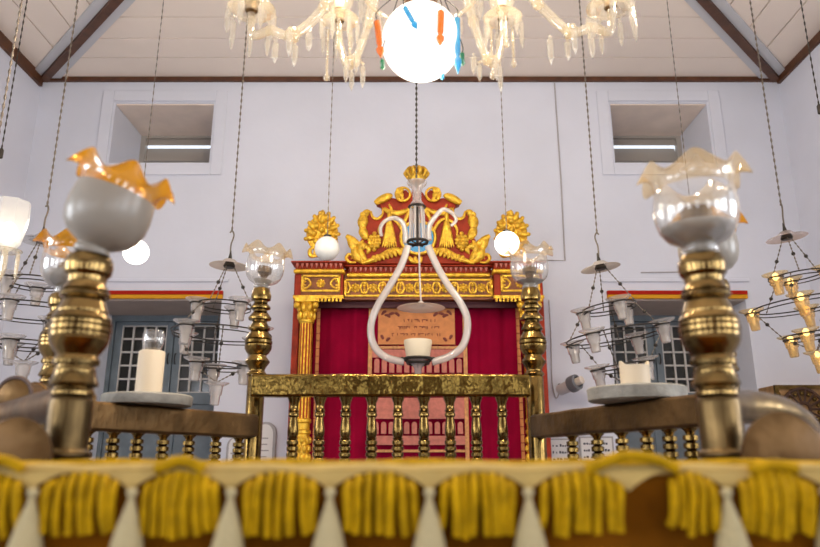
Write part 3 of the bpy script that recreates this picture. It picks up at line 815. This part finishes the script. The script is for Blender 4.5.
# rail ends: thick rounded brass scrolls beside the two near posts
def scroll_end(px0, px1, ptop, pbot, Y0, Y1, lift, shift):
    cx = X((px0+px1)/2, 440, Y0); r = (X(px1, 440, Y0)-X(px0, 440, Y0))/2; zt_ = Z(ptop, Y0); h = r*.95
    vs = []; fc = []; n = 24; secs = 7
    prof_ = [(cx+r*math.cos(PI*i/n), zt_-h+h*math.sin(PI*i/n)) for i in range(n+1)]
    prof_ = [(cx+r*1.05, 1.35)]+prof_+[(cx-r*1.05, 1.35)]
    k = len(prof_)
    for j in range(secs):
        s = j/(secs-1); bulge = 1-.12*(2*s-1)**4
        for (x, z) in prof_: vs.append((cx+(x-cx)*bulge+shift*s, Y0+(Y1-Y0)*s, z+(lift*s if z > 1.4 else 0)))
    for j in range(secs-1):
        for i in range(k-1): fc.append((j*k+i, j*k+i+1, (j+1)*k+i+1, (j+1)*k+i))
        fc.append((j*k+k-1, j*k, (j+1)*k, (j+1)*k+k-1))
    fc += [tuple(range(k)), tuple(range(secs*k-1, (secs-1)*k-1, -1))]
    o = obj('scroll_end', MB().faces(vs, fc), 'bronze', rl, ang=50)
    return o
scroll_end(736, 830, 412, 460, .985, 1.08, .004, .058)
scroll_end(-26, 58, 417, 460, .985, 1.08, .004, -.062)
def hump(pts, r, m='brasspost'):
    obj('handrail', MB().tube(smooth([P(*p) for p in pts], 8), r, 14), m, rl)
hump([(722,404,1.16),(738,407,1.2),(762,408,1.25),(786,415,1.3),(803,428,1.34),(810,448,1.37),(812,480,1.38)], .029)
hump([(78,400,1.15),(50,406,1.25),(25,412,1.38),(0,420,1.45),(-20,440,1.5)], .030, 'bronze')
# bobbin seen behind the near post on the left of the platform
mb = MB(); c = P(26, 397, 1.6); q = Matrix.Rotation(PI/2, 4, 'X')
mb.lathe([(-.05, .030), (-.045, .037), (-.03, .038), (-.025, .033), (.03, .033), (.035, .038), (.05, .037), (.055, .03)], c, 28, q)
mb.tube([c, (posts['ml'][0], posts['ml'][1], c.z-.02)], .02, 10)
kn = obj('rail_knuckle', mb, 'brassdull', rl)
obj('dark_rim', MB().ring(c+Vector((0,-.05,0)), .038, .005, 30, q), 'carvedk', kn)

# ------------------------------------------------------------------ glass tulip shades on the posts
def vase(key, label, rim, fillh, tilt=0, lobes=7, ph=0, opal=False):
    x, y, z = posts[key]
    t = thing('glass_shade', label, 'glass shade', (x, y, z), 'ruffled glass shades on the railing posts')
    m = Matrix.Translation((x, y, z)) @ Matrix.Rotation(math.radians(tilt), 4, 'Y')
    body = [(0,.026),(.003,.030),(.010,.030),(.016,.027),(.020,.034),(.030,.052),(.045,.064),(.065,.070),(.085,.0712),(.105,.069),(.118,.067)]
    def lat(pr, mod=None, seg=48, cap=False): return MB().lathe(pr, (0,0,0), seg, m, cap, mod)
    obj('bowl', lat(body, cap=False), 'fill' if opal else 'clear', t, ang=80)
    def ruf(r, zz, a):
        k = max(0, (zz-.128)/.032); w = math.cos(lobes*a+ph+.5*math.sin(2*a+ph)); 
        return r+k*k*(.005-.007*w), zz+k*(.006*w)-(k**3)*.010*(1-w)
    obj('ruffled_rim', lat([(.118,.067),(.128,.0665),(.135,.0675),(.142,.070),(.149,.0745),(.155,.080),(.160,.086)], ruf, 96), rim, t, ang=80)
    if opal:
        obj('filling', lat([(.118,.064),(.112,.05),(.10,.004)]), 'brassdull', t)
    elif fillh:
        fb = [(zz, r*.955) for zz, r in body if zz <= fillh and zz >= .016]
        fb = [(.004, .02)]+fb+[(fillh, fb[-1][1]), (fillh-.003, .004)]
        obj('filling', lat(fb, cap=True), 'fill', t)
    else:
        obj('filling', lat([(.01,.018),(.02,.028),(.034,.034),(.036,.004)], cap=True), 'fill', t)
    if not opal: obj('lamp_socket', lat([(.045,.012),(.06,.02),(.062,.026),(.085,.026),(.088,.012)], seg=20, cap=True), 'brassdull', t)
    return t
vase('nl', 'amber-rimmed opaque grey glass shade leaning over on its brass post', 'amberrim', .115, 17, ph=1.2, opal=True)
vase('nr', 'large upright clear glass shade with a pale ruffled rim and grey filling', 'palerim', .05, 0, ph=.6)
vase('ml', 'clear amber-rimmed shade half hidden behind the leaning grey one', 'amberrim', .06, 0, ph=2.4)
vase('mr', 'grey shade with one amber lip, mostly hidden behind the large clear shade', 'amberrim', .10, 0, ph=0, opal=True)
vase('fl', 'small ruffled glass shade on the ark-side post below the unlit cream ball lamp', 'palerim', 0, 6, ph=.3)
vase('fr', 'small ruffled glass shade on the ark-side post below the glowing ball lamp', 'palerim', .03, 0, ph=1.0)

# ------------------------------------------------------------------ electric candles on round discs on the side rails
def rail_at(a, b, s):
    pa, pb = Vector(posts[a][:2]), Vector(posts[b][:2]); c = pa.lerp(pb, s); return Vector((c.x, c.y, zs1))
b0 = rail_at('fl', 'ml', .60)+Vector((0, 0, .002))
t = thing('candle_lamp', 'tall cream candle lamp with a clear bulb, on a grey disc on the rail', 'lamp', b0, 'candle lamps on the side rails')
obj('base_disc', MB().lathe([(0,.128),(.003,.130),(.026,.131),(.030,.127),(.030,.01)], b0, 40), 'stone', t)
obj('sleeve', MB().lathe([(.030,.040),(.04,.039),(.160,.039),(.164,.036),(.164,.015)], b0, 28), 'cream', t)
obj('bulb', MB().lathe([(.164,.02),(.172,.026),(.19,.032),(.214,.032),(.228,.028)], b0, 20, cap=False), 'clear', t)
obj('socket', MB().lathe([(.164,.014),(.19,.014),(.195,.004)], b0, 12), 'iron', t)
b1 = rail_at('fr', 'mr', .632)+Vector((0, 0, .002))
t = thing('candle_lamp', 'short cream candle lamp with a torn peaked top on a grey disc', 'lamp', b1, 'candle lamps on the side rails')
obj('base_disc', MB().lathe([(0,.128),(.003,.134),(.034,.136),(.038,.131),(.039,.01)], b1, 40), 'stone', t)
def torn(r, z, a): return r, z+(.014*max(0, math.cos(2*a))**2 if z > .09 else 0)
obj('sleeve', MB().lathe([(.039,.041),(.10,.041),(.10,.037),(.06,.036)], b1, 32, mod=torn, cap=False), 'cream', t)
obj('core', MB().lathe([(.04,.036),(.09,.036),(.092,.004)], b1, 20), 'cream', t)

# ------------------------------------------------------------------ desk and its fringed cloth
YD = .75; zd = Z(470.5, YD)
dk = thing('reading_desk', 'wooden reading desk hidden under the fringed cloth', 'desk', (0, .87, ZPf))
obj('top', MB().box((-.72, YD+.025, zd-.05), (.72, .97, zd-.012)), 'wood', dk)
for x in (-.66, .66):
    for y in (.80, .94): obj('leg', MB().box((x-.025, y-.02, ZPf), (x+.025, y+.02, zd-.05)), 'wood', dk)
cloth = thing('fringed_cloth', 'amber velvet desk cloth edged with gold fringe, cream scallops and tassels', 'cloth', (0, .87, zd-.01))
mb = MB(); n = 60
outer = [(YD+.006, 1.0), (YD, zd-.10), (YD-.001, zd-.012), (YD+.004, zd-.003), (YD+.014, zd), (.985, zd), (.995, zd-.008), (.997, 1.0)]
inner = [(y+(.006 if y < .87 else -.006), z-.006 if z > 1.2 else z) for y, z in outer][::-1]
loop = outer+inner; L = len(loop); vs = []; fc = []
for i in range(n+1):
    x = -.76+1.52*i/n
    for j, (y, z) in enumerate(loop):
        wob = .006*math.sin(x*31)*max(0, (zd-z)/.4) if y < .87 else 0
        vs.append((x, y+wob, z))
for i in range(n):
    for j in range(L):
        a = i*L+j; b = i*L+(j+1) % L; fc.append((a, b, b+L, a+L))
fc += [tuple(range(L-1, -1, -1)), tuple(range(n*L, (n+1)*L))]
obj('velvet', mb.faces(vs, fc), 'velvet', cloth, ang=50)
obj('piping', MB().tube([(-.76+1.52*i/40, YD+.004, zd+.001+.0012*math.sin(i*2.1)) for i in range(41)], .0055, 8), 'creamlace', cloth)
obj('piping', MB().tube([(-.76+1.52*i/40, YD+.10, zd+.004+.0015*math.sin(i*1.3)) for i in range(41)], .0075, 8), 'bullion', cloth)
kx = M(1, 490, YD)
txs = [34-98.8*2+98.8*k for k in range(13)]
pts = []; xs0, xs1 = X(txs[0], 490, YD), X(txs[-1], 490, YD); N = 240
top = []; bot = []
for i in range(N+1):
    px = txs[0]+(txs[-1]-txs[0])*i/N
    u_ = ((px-34)/98.8) % 1; d = abs(u_-.5)*2
    py = 471.5+20*(d**2.4)
    top.append((X(px, 480, YD), zd-.001)); bot.append((X(px, 480, YD), Z(py, YD-.006)))
vs = []; fc = []
for i in range(N+1):
    for y in (YD-.006, YD-.002):
        vs += [(top[i][0], y, bot[i][1]), (top[i][0], y, top[i][1])]
for i in range(N):
    a = 4*i; b = a+4
    fc += [(a, b, b+1, a+1), (a+2, a+3, b+3, b+2), (a+1, b+1, b+3, a+3), (a, a+2, b+2, b)]
obj('scalloped_valance', MB().faces(vs, fc), 'creamlace', cloth)
yt = YD-.016
for k, px in enumerate(txs):
    if 600 < px < 650 or not -60 < px < 880: continue
    x = X(px, 500, yt); pr = []
    for py, r in ((488,2.2),(489,4.2),(492,5.6),(495,4.6),(497,3.2),(500,3.4),(503,4.2),(510,6.2),(520,9.3),(532,12.3),(545,15),(562,17),(564,4)):
        pr.append((Z(py, yt), M(r, 500, yt)))
    obj('tassel', MB().lathe(pr, (x, yt-.004, 0), 24, mod=lambda r, z, a: (r*(1+.05*math.cos(12*a)), z)), 'tassel', cloth, ang=70)
def bundle(px0, px1, n, yb=537, arc=True):
    mb = MB(); yy = YD-.011
    for i in range(n):
        f = (i+.5)/n*2-1; px = (px0+px1)/2+(px1-px0)/2*f
        yt_ = 473.5+(14*abs(f)**2.2 if arc else 0); yb_ = yb-6*abs(f)**2+random.uniform(-5, 3)
        sp = random.uniform(-2.5, 2.5); r = M(random.uniform(3.6, 5.0), 500, YD)
        path = [(X(px-f*3, yt_, yy), yy+.004, Z(yt_, yy)), (X(px+sp*.3, 490, yy), yy-.006+random.uniform(-.002, .002), Z(max(490, yt_+6), yy)),
                (X(px+sp, 515, yy), yy-.008+random.uniform(-.003, .003), Z(515, yy)), (X(px+sp*1.4+f*2, yb_, yy), yy-.006, Z(yb_, yy))]
        mb.tube(smooth(path, 4), r, 8)
    obj('gold_fringe', mb, 'bullion', cloth)
for k in range(len(txs)-1):
    a, b = txs[k]+11, txs[k+1]-11
    if b < -40 or a > 860: continue
    if 510 < a < 560: bundle(a, 624, 8); continue
    if 610 < a < 660: bundle(667, b, 5, 533); continue
    bundle(a, b, random.choice((7, 8)))
def lump(x0, x1, yc, h):
    mb = MB()
    for i in range(5):
        yy = YD-.008+i*.010
        mb.tube(smooth([(X(x0-2+i, yc+5, yy), yy, zd+.001), (X(x0+(x1-x0)*.25, yc, yy), yy, zd+h*.75+random.uniform(-.001, .001)), (X((x0+x1)/2, yc, yy), yy, zd+h), (X(x0+(x1-x0)*.8, yc, yy), yy, zd+h*.7), (X(x1+1, yc+5, yy), yy, zd+.001)], 5), .0055, 8)
    obj('folded_fringe', mb, 'bullion', cloth)
lump(588, 676, 456, .015); lump(158, 203, 459, .010); lump(-24, 22, 459, .011); lump(752, 796, 463, .006)

# ------------------------------------------------------------------ hanging ball lamps
def hang_ball(px, py, Y, r, lit, label, top_px=None):
    c = P(px, py, Y)
    t = thing('ball_lamp', label, 'lamp', c, 'ball lamps hanging on cords')
    obj('ball', MB().sphere(c, r, 28, 18), 'ballon' if lit else 'ball', t)
    obj('cap', MB().lathe([(r*.97, .022), (r*1.12, .022), (r*1.2, .008)], c, 14), 'iron', t)
    obj('cord', MB().chain(c+Vector((0,0,r*1.15)), (c.x, c.y, ZC-.006), .0035, .05), 'chain', t)
    obj('ceiling_hook', MB().lathe([(ZC-.03-c.z, .006), (ZC-.012-c.z, .022), (ZC-c.z, .026)], c, 12), 'iron', t)
    if lit:
        L = bpy.data.lights.new('ball_glow', 'POINT'); L.energy = 5; L.color = (1, .88, .70); L.shadow_soft_size = r
        o = bpy.data.objects.new('ball_glow', L); COL.objects.link(o); o.location = c-Vector((0, r+.1, 0))
hang_ball(136, 252, 4.0, .076, True, 'glowing white ball lamp against the wall past the leaning grey shade')
hang_ball(327, 248.5, 4.0, .075, False, 'unlit cream ball lamp in front of a gold finial of the ark')
hang_ball(507, 243.5, 4.0, .075, True, 'glowing white ball lamp in front of a gold finial of the ark')
hang_ball(696, 254, 4.0, .075, False, 'ball lamp hidden behind the post of the large clear shade, only its cord showing')

# ------------------------------------------------------------------ tiered hanging oil lamps, built once at the origin
def oil_lamp(name, label, loc, cupm, bellm, lit, tilt, rot, grp='tiered glass oil lamps hanging from the ceiling'):
    root = thing(name, label, 'oil lamp', (0,0,0), grp)
    O = Vector((0,0,0))
    obj('smoke_bell', MB().lathe([(.0,.012),(-.004,.03),(-.02,.048),(-.034,.075),(-.042,.112),(-.046,.118),(-.046,.112),(-.036,.07),(-.026,.044)], O, 32, cap=False), bellm, root, ang=70)
    mb = MB().lathe([(.05,.004),(.03,.007),(0,.013),(-.03,.03),(-.045,.036),(-.055,.03)], O, 16); obj('hub', mb, 'iron', root)
    hk = smooth([(0,0,.03),(0,0,.09),(.012,0,.13),(.016,0,.16),(.002,0,.18),(-.012,0,.165)], 5)
    obj('hook', MB().tube(hk, .005, 6), 'chain', root)
    R = ((-.285, .155, 3, .5), (-.455, .285, 4, .2), (-.64, .155, 3, 1.1))
    prev = (-.05, .03)
    def strand(p0, p1, t_):
        c_ = obj('chain', MB().chain(p0, p1, .0045, .026), 'chain', root)
        obj('bead', MB().sphere(p0.lerp(p1, t_), .0115, 10, 6), 'iron', c_)
    for (z, r, n, a0) in R:
        for k in range(3):
            a = 2*PI*k/3+a0+.9
            p0 = Vector((prev[1]*math.cos(a), prev[1]*math.sin(a), prev[0])); p1 = Vector((r*math.cos(a), r*math.sin(a), z))
            strand(p0, p1, .5)
        prev = (z, r)
    for k in range(3):
        a = 2*PI*k/3+2.0; p0 = Vector((.165*math.cos(a), .165*math.sin(a), -.64)); strand(p0, Vector((0, 0, -.74)), .4)
    prof_ = [(.020,.074),(.013,.069),(.005,.054),(0,.042),(-.008,.039),(-.052,.035),(-.056,.029),(-.102,.026),(-.110,.023),(-.110,.004)]
    for (z, r, n, a0) in R:
        ri = MB().ring((0,0,z), r, .0042, 40); ri.ring((0,0,z-.022), r*.97, .0035, 40)
        for k in range(n):
            a = 2*PI*k/n+a0; ri.ring((r*math.cos(a), r*math.sin(a), z-.006), .041, .005, 16)
        rg = obj('lamp_ring', ri, 'iron', root)
        for k in range(n):
            a = 2*PI*k/n+a0; c = Vector((r*math.cos(a), r*math.sin(a), z))
            cu_ = obj('glass_cup', MB().lathe(prof_, c, 20, cap=False), cupm, root, ang=70)
            if lit and k % 5 != 4: obj('flame', MB().sphere(c+Vector((0,0,.0)), .018, 10, 6, (1,1,1.3)), 'bulb', cu_)
            else: obj('oil', MB().lathe([(-.104,.021),(-.06,.024),(-.056,.003)], c, 14), cupm, cu_)
    c = Vector((0,0,-.76)); cu_ = obj('glass_cup', MB().lathe(prof_, c, 20, cap=False), cupm, root, ang=70)
    if lit: obj('flame', MB().sphere(c, .014, 10, 6, (1,1,1.3)), 'bulb', cu_)
    top = ZC-loc[2]
    obj('suspension_chain', MB().chain((0,0,.175), (0,0,top-.012), .006, .045), 'chain', root)
    obj('ceiling_hook', MB().lathe([(top-.03,.006),(top-.012,.022),(top,.026)], O, 12), 'iron', root)
    root.location = loc; root.rotation_euler = (0, 0, rot)
    for ch_ in [q for q in bpy.data.objects if q.parent == root and q.name.split('.')[0] not in ('suspension_chain', 'ceiling_hook', 'hook')]:
        ch_.rotation_euler = Matrix.Rotation(-rot, 3, 'Z').to_euler()
        m3 = Matrix.Rotation(-rot, 3, 'Z') @ Matrix.Rotation(tilt, 3, 'Y') @ Matrix.Rotation(rot, 3, 'Z')
        ch_.rotation_euler = m3.to_euler()
    return root
oil_lamp('hanging_oil_lamp', 'clear-cupped oil lamp hanging before the window behind the whole cream candle', P(230, 259, 4.0), 'cup', 'bell', False, math.radians(2), .9)
oil_lamp('hanging_oil_lamp', 'tilted clear-cupped oil lamp hanging beside the small wall camera', P(599, 261, 4.0), 'cup', 'bell', False, math.radians(-8), 2.2)
oil_lamp('hanging_oil_lamp', 'lit amber-cupped oil lamp hanging by the carved cupboard', P(785, 231, 4.0), 'ambercup', 'pinkbell', True, math.radians(-6), .8)
oil_lamp('hanging_oil_lamp', 'clear-cupped oil lamp partly hidden behind the leaning grey shade', P(43, 234, 3.8), 'cup', 'clear', False, math.radians(0), 1.5)

# ------------------------------------------------------------------ glass lamp with looped tubes before the ark
YG = 4.2
g0 = P(418, 250, YG)
gl = thing('looped_glass_lamp', 'hanging lamp of looped white glass tubes with a frosted cup, before the ark', 'lamp', P(418, 378, YG), None)
def gp(lst): return smooth([P(x, y, YG) for x, y in lst], 6)
gu = M(1, 250, YG)
for pts in ([(408,246),(401,266),(389,287),(378,305),(371.5,322),(371.5,338),(377,350),(388,358),(404,362)], [(428,246),(437,266),(448,285),(460,302),(467,318),(466.5,335),(461,348),(448,357),(432,362)]):
    obj('loop_tube', MB().tube(gp(pts), gu*3.6, 12), 'arm', gl)
for pts in ([(406,243),(405,230),(402,222),(394,218),(385,221),(380.5,228),(381.5,236)], [(429,240),(429,227),(435,217),(443,209.5),(452,213),(456,220),(451,226)]):
    path = gp(pts); n = len(path)
    obj('hook_tube', MB().tube(path, [gu*(3.0-1.4*i/n) for i in range(n)], 10), 'arm', gl)
c = P(417, 207, YG)
hb = MB(); hb.ring(c, gu*8, gu*1.3, 20); hb.ring(P(417.5, 242, YG), gu*10, gu*1.5, 24)
hb.tube([P(417, 203, YG), P(417.5, 246, YG)], gu*1.4, 8)
for k in range(6):
    a = 2*PI*k/6; hb.tube([P(417.5, 244, YG), P(417.5, 244, YG)+Vector((math.cos(a), math.sin(a), 0))*gu*10], gu*.9, 6)
obj('hub', hb, 'iron', gl)
for k in range(6):
    a = 2*PI*k/6+.2; d = Vector((math.cos(a), math.sin(a), 0))
    obj('glass_rod', MB().tube([c+d*gu*6.5, P(417.5, 240, YG)+d*gu*8], gu*1.15, 8), 'arm', gl)
pr = [(Z(y, YG)-c.z, gu*r) for y, r in ((208,4),(204,7),(201,4.5),(192,4.5),(188,6),(184,10),(182,10.5))]
obj('stem_vase', MB().lathe(pr, c, 20, cap=False), 'cup', gl)
obj('chain', MB().chain(P(416.5, 196, YG), (c.x, YG, ZC-.006), .008, .04), 'iron', gl)
obj('ceiling_hook', MB().lathe([(ZC-.03, .006), (ZC-.012, .022), (ZC, .026)], (c.x, YG, 0), 12), 'iron', gl)
cs = P(421, 303, YG)
obj('drop_rod', MB().tube([P(419, 246, YG), P(419.8, 280, YG), cs+Vector((0,0,.01))], gu*.9, 8), 'arm', gl)
obj('smoke_bell', MB().lathe([(.012,.01),(.0,.02),(-.012,.035),(-.02,.09),(-.03,.145),(-.033,.15),(-.033,.142),(-.024,.08)], cs, 36, cap=False), 'bell', gl, ang=70)
bc = P(418, 359, YG)
obj('frosted_cup', MB().lathe([(0,gu*10),(gu*3,gu*11.5),(gu*16,gu*13.6),(gu*18,gu*13.4),(gu*17,gu*12.4),(gu*5,gu*10)], bc, 32), 'frost', gl)
hb = MB().ring(bc, gu*13, gu*1.5, 30)
hb.ring(bc-Vector((0,0,gu*4)), gu*10, gu*1.4, 30)
for q in (-1, 1): hb.sphere(bc+Vector((q*gu*15, 0, 0)), gu*2.2, 10, 6); hb.tube([bc+Vector((q*gu*14,0,0)), bc+Vector((q*gu*5, 0, -gu*6))], gu*1.3, 6)
obj('cup_holder', hb, 'iron', gl)
obj('cup_stem', MB().lathe([(-gu*1,gu*9),(-gu*5,gu*7),(-gu*9,gu*3.6),(-gu*19,gu*2.8),(-gu*20,gu*1)], bc, 18), 'cup', gl)

# ------------------------------------------------------------------ crystal chandelier overhead with its opal globe
YH = 1.9
ctr = P(421, 42, YH); hu = M(1, 42, YH)
chd = thing('crystal_chandelier', 'cream crystal chandelier with coloured glass drops and an opal globe, overhead', 'chandelier', ctr)
obj('globe', MB().sphere(ctr, hu*39.5, 40, 24), 'globeon', chd)
obj('globe_cap', MB().lathe([(hu*36,hu*15),(hu*38,hu*17),(hu*43,hu*17),(hu*46,hu*10),(hu*60,hu*6)], ctr, 28), 'brown', chd)
obj('column', MB().lathe([(hu*58,.02),(hu*62,.05),(hu*70,.06),(hu*78,.03),(hu*95,.05),(hu*110,.07),(hu*118,.03),(hu*150,.04),(hu*170,.02)], ctr, 24), 'crystal', chd)
obj('chain', MB().chain(ctr+Vector((0,0,hu*168)), (ctr.x, ctr.y, ZC-.006), .012, .05), 'chain', chd)
obj('ceiling_hook', MB().lathe([(ZC-.05, .01), (ZC-.015, .045), (ZC, .05)], (ctr.x, ctr.y, 0), 16), 'iron', chd)
def drop(mb, top, L, r, tip=True):
    """a faceted spear under a small bead"""
    top = Vector(top)
    mb.lathe([(0,.001),(-r*.6,r*.7),(-r*1.2,.001)], top, 6)
    z = -r*1.3
    mb.lathe([(z,.0015),(z-.008,r),(z-L*.75,r*.85),(z-L*.86,r*.45),(z-L,.001)], top, 6)
    return mb
arms = ((4, .06, .62), (55, .17, .58), (123, .17, .58), (176, .045, .55), (238, .14, .60), (302, .14, .60))
for k, (deg, lift, R_) in enumerate(arms):
    a = math.radians(deg); d = Vector((math.cos(a), math.sin(a), 0)); q = Vector((-d.y, d.x, 0))
    def at(r, z, s=0): return ctr+d*r+q*s+Vector((0, 0, z+lift))
    rd = R_-.14; up_ = .085 if k in (0, 3) else .24
    ap = smooth([at(.05,.34), at(.13,.40), at(.22,.30), at(rd-.10,.10), at(rd,.0), at(rd+.07,.02), at(R_-.01,up_-.08), at(R_,up_)], 6)
    ar = obj('arm', MB().tube(ap, [.019-.006*i/(len(ap)-1) for i in range(len(ap))], 12), 'crystal', chd)
    e = at(R_, up_)
    obj('drip_pan', MB().lathe([(.012,.012),(.0,.03),(.004,.06),(.016,.078),(.012,.074),(.0,.05)], e, 24, cap=False), 'crystal', ar)
    obj('candle_cup', MB().lathe([(0,.012),(.012,.022),(.04,.019),(.045,.025),(.06,.025)], e, 16), 'brassdull', ar)
    obj('tulip', MB().lathe([(.06,.024),(.075,.045),(.11,.056),(.15,.053),(.175,.066)], e, 24, cap=False), 'crystal', ar)
    obj('candle_bulb', MB().sphere(e+Vector((0,0,.10)), .020, 12, 8, (1,1,1.7)), 'dimbulb', ar)
    for j in range(7):
        b = 2*PI*j/7; tp = e+Vector((.073*math.cos(b), .073*math.sin(b), .012))
        obj('drop', drop(MB(), tp, random.uniform(.08, .125), .010), 'prism', ar)
    for s_, r_ in ((-.035, 0), (.035, 0), (-.02, .06), (.025, -.06)):
        obj('drop', drop(MB(), at(rd+r_, .004, s_), random.uniform(.07, .11), .011), 'prism', ar)
    if k in (1, 2):
        for j in range(3):
            b = 2*PI*j/3+.6; st = MB(); p = e+Vector((.05*math.cos(b), .05*math.sin(b), -.01)); nb = (9, 12, 7)[j]
            st.tube([p, p-Vector((0,0,.019*nb))], .0015, 5)
            for i in range(nb): st.sphere(p-Vector((0,0,.019*(i+.5))), .008 if i < nb-1 else .014, 10, 6)
            obj('bead_string', st, 'crystal', ar)
    for r_, z_, w_ in ((rd, 0, .026), (rd-.10, .10, .022), (.22, .30, .03), (.13, .40, .035)):
        obj('bead', MB().sphere(at(r_, z_), w_, 12, 8), 'crystal', ar)
    obj('cross_pin', MB().tube([at(rd, .0, -.04), at(rd, .0, .04)], .005, 6), 'crystal', ar)
rg = obj('drop_ring', MB().ring(ctr+Vector((0,0,.20)), .19, .008, 40).ring(ctr+Vector((0,0,.17)), .05, .012, 30).tube([ctr+Vector((-.19,0,.2)), ctr+Vector((.19,0,.2))], .006, 6), 'crystal', chd)
for j in range(16):
    b = 2*PI*j/16; obj('drop', drop(MB(), ctr+Vector((.19*math.cos(b), .19*math.sin(b), .195)), random.uniform(.07, .12), .012), 'prism', rg)
# coloured spears hung round the globe
for (x0, y0, x1, y1, m, y, r) in ((377,20,381,58,'orangeg',-.06,.0105),(404,6,417,29,'blueg',-.135,.008),(441,10,440,46,'orangeg',-.128,.0105),(457,17,458,74,'blueg',-.05,.0095),(382,59,383,70,'greeng',-.05,.007),(462,52,463,66,'greeng',-.03,.007),(443,70,442,80,'blueg',.02,.006)):
    p0 = P(x0, y0, YH+y); p1 = P(x1, y1, YH+y); L = (p0-p1).length; mt = (p1-p0).to_track_quat('-Z', 'X').to_matrix().to_4x4()
    mb = MB().lathe([(0,.002),(-.006,r),(-L*.62,r*.9),(-L*.70,r*.55),(-L*.76,r*1.2),(-L*.84,r*1.1),(-L,.001)], p0, 8, mt)
    obj('coloured_drop', mb, m, chd)
    hw = MB().tube(smooth([p0, p0+Vector((0,0,.03)), Vector((ctr.x+(p0.x-ctr.x)*.6, ctr.y+(p0.y-ctr.y)*.6, ctr.z+hu*45))], 4), .0016, 5)
    obj('drop_wire', hw, 'iron', chd)
# added warm lights high over the arms, without bulbs, to brighten the ceiling
for k in range(3):
    a = 2*PI*k/3+.5
    L = bpy.data.lights.new('ceiling_fill', 'POINT'); L.energy = 44; L.color = (1, .86, .68); L.shadow_soft_size = .08
    o = bpy.data.objects.new('ceiling_fill', L); COL.objects.link(o); o.location = ctr+Vector((.42*math.cos(a), .42*math.sin(a), 1.0))

# ------------------------------------------------------------------ crystal lamp at the side of the room, only one shade in view
ys = 2.6
sc = P(-30, 300, ys)
sd = thing('crystal_branch_lamp', 'crystal branch lamp with a lit frosted tulip shade, cut off by the edge', 'chandelier', sc)
b = P(5, 251, ys)
tp = [(0,.018),(.01,.03),(.03,.05),(.08,.062),(.13,.07),(.19,.068)]
sh = obj('tulip_shade', MB().lathe([(z*1.08, r) for z, r in tp], b, 8, cap=False), 'tulipg', sd, ang=20)
obj('bulb', MB().sphere(b+Vector((0,0,.075)), .034, 16, 10, (1,1,1.3)), 'ballon', sh)
obj('arm', MB().tube(smooth([sc+Vector((0,0,-.02)), P(-20, 300, ys), P(-6, 285, ys), P(3, 268, ys), b], 6), .012, 10), 'crystal', sd)
obj('drip_pan', MB().lathe([(0,.01),(-.006,.04),(.004,.062),(.0,.06)], b, 20, cap=False), 'crystal', sd)
for j in range(6):
    a = 2*PI*j/6; obj('drop', drop(MB(), b+Vector((.055*math.cos(a), .055*math.sin(a), 0)), .10, .009), 'crystal', sd)
cm = MB().lathe([(-.16,.02),(-.1,.05),(0,.04),(.1,.055),(.2,.03),(.36,.04),(.42,.012)], sc, 18); obj('column', cm, 'crystal', sd)
obj('chain', MB().chain(sc+Vector((0,0,.41)), (sc.x, sc.y, ZC-.006), .006, .04), 'chain', sd)
obj('ceiling_hook', MB().lathe([(ZC-.03, .006), (ZC-.012, .022), (ZC, .026)], (sc.x, sc.y, 0), 12), 'iron', sd)
# lone chains near the side walls
def lone(px0, py0, Y, px, label):
    c = P(px0, py0, Y)
    t = thing('lamp_chain', label, 'chain', c, 'bare lamp chains by the side walls')
    obj('links', MB().chain(c, (c.x, c.y, ZC-.006), .0048, .045), 'iron', t)
    obj('plug', MB().lathe([(-.05,.004),(-.045,.012),(0,.012),(.01,.006)], c, 10), 'iron', t)
    obj('ceiling_hook', MB().lathe([(ZC-.03, .006), (ZC-.012, .022), (ZC, .026)], (c.x, c.y, 0), 12), 'iron', t)
lone(819, 106, 3.4, 0, 'thin black lamp chain hanging beside the side wall above the amber oil lamp')
lone(1.5, 150, 3.4, 0, 'thin black lamp chain hanging beside the side wall above the lit tulip shade')

# ------------------------------------------------------------------ light from the world, camera
w = bpy.data.worlds.new('sky'); C.world = w; w.use_nodes = True
bg = w.node_tree.nodes['Background']; bg.inputs['Color'].default_value = (.80, .88, 1, 1); bg.inputs['Strength'].default_value = 1.3
L = bpy.data.lights.new('globe_glow', 'POINT'); L.energy = 8; L.color = (1, .88, .72); L.shadow_soft_size = .13
o = bpy.data.objects.new('globe_glow', L); COL.objects.link(o); o.location = ctr-Vector((0,0,.22))
cam = bpy.data.cameras.new('camera'); co_ = bpy.data.objects.new('camera', cam); COL.objects.link(co_)
co_.location = (0, 0, EYE); co_.rotation_euler = (PI/2+TH, 0, 0)
cam.sensor_width = 36; cam.lens = 36*F/820; cam.clip_start = .05
cam.dof.use_dof = True; cam.dof.focus_distance = 3.6; cam.dof.aperture_fstop = 3.2
C.camera = co_
vs_ = C.view_settings; vs_.view_transform = 'Standard'; vs_.look = 'None'; vs_.exposure = .29; vs_.gamma = 1; vs_.use_curve_mapping = False
C.cycles.max_bounces = 10; C.cycles.transparent_max_bounces = 24
C.cycles.sample_clamp_indirect = 4
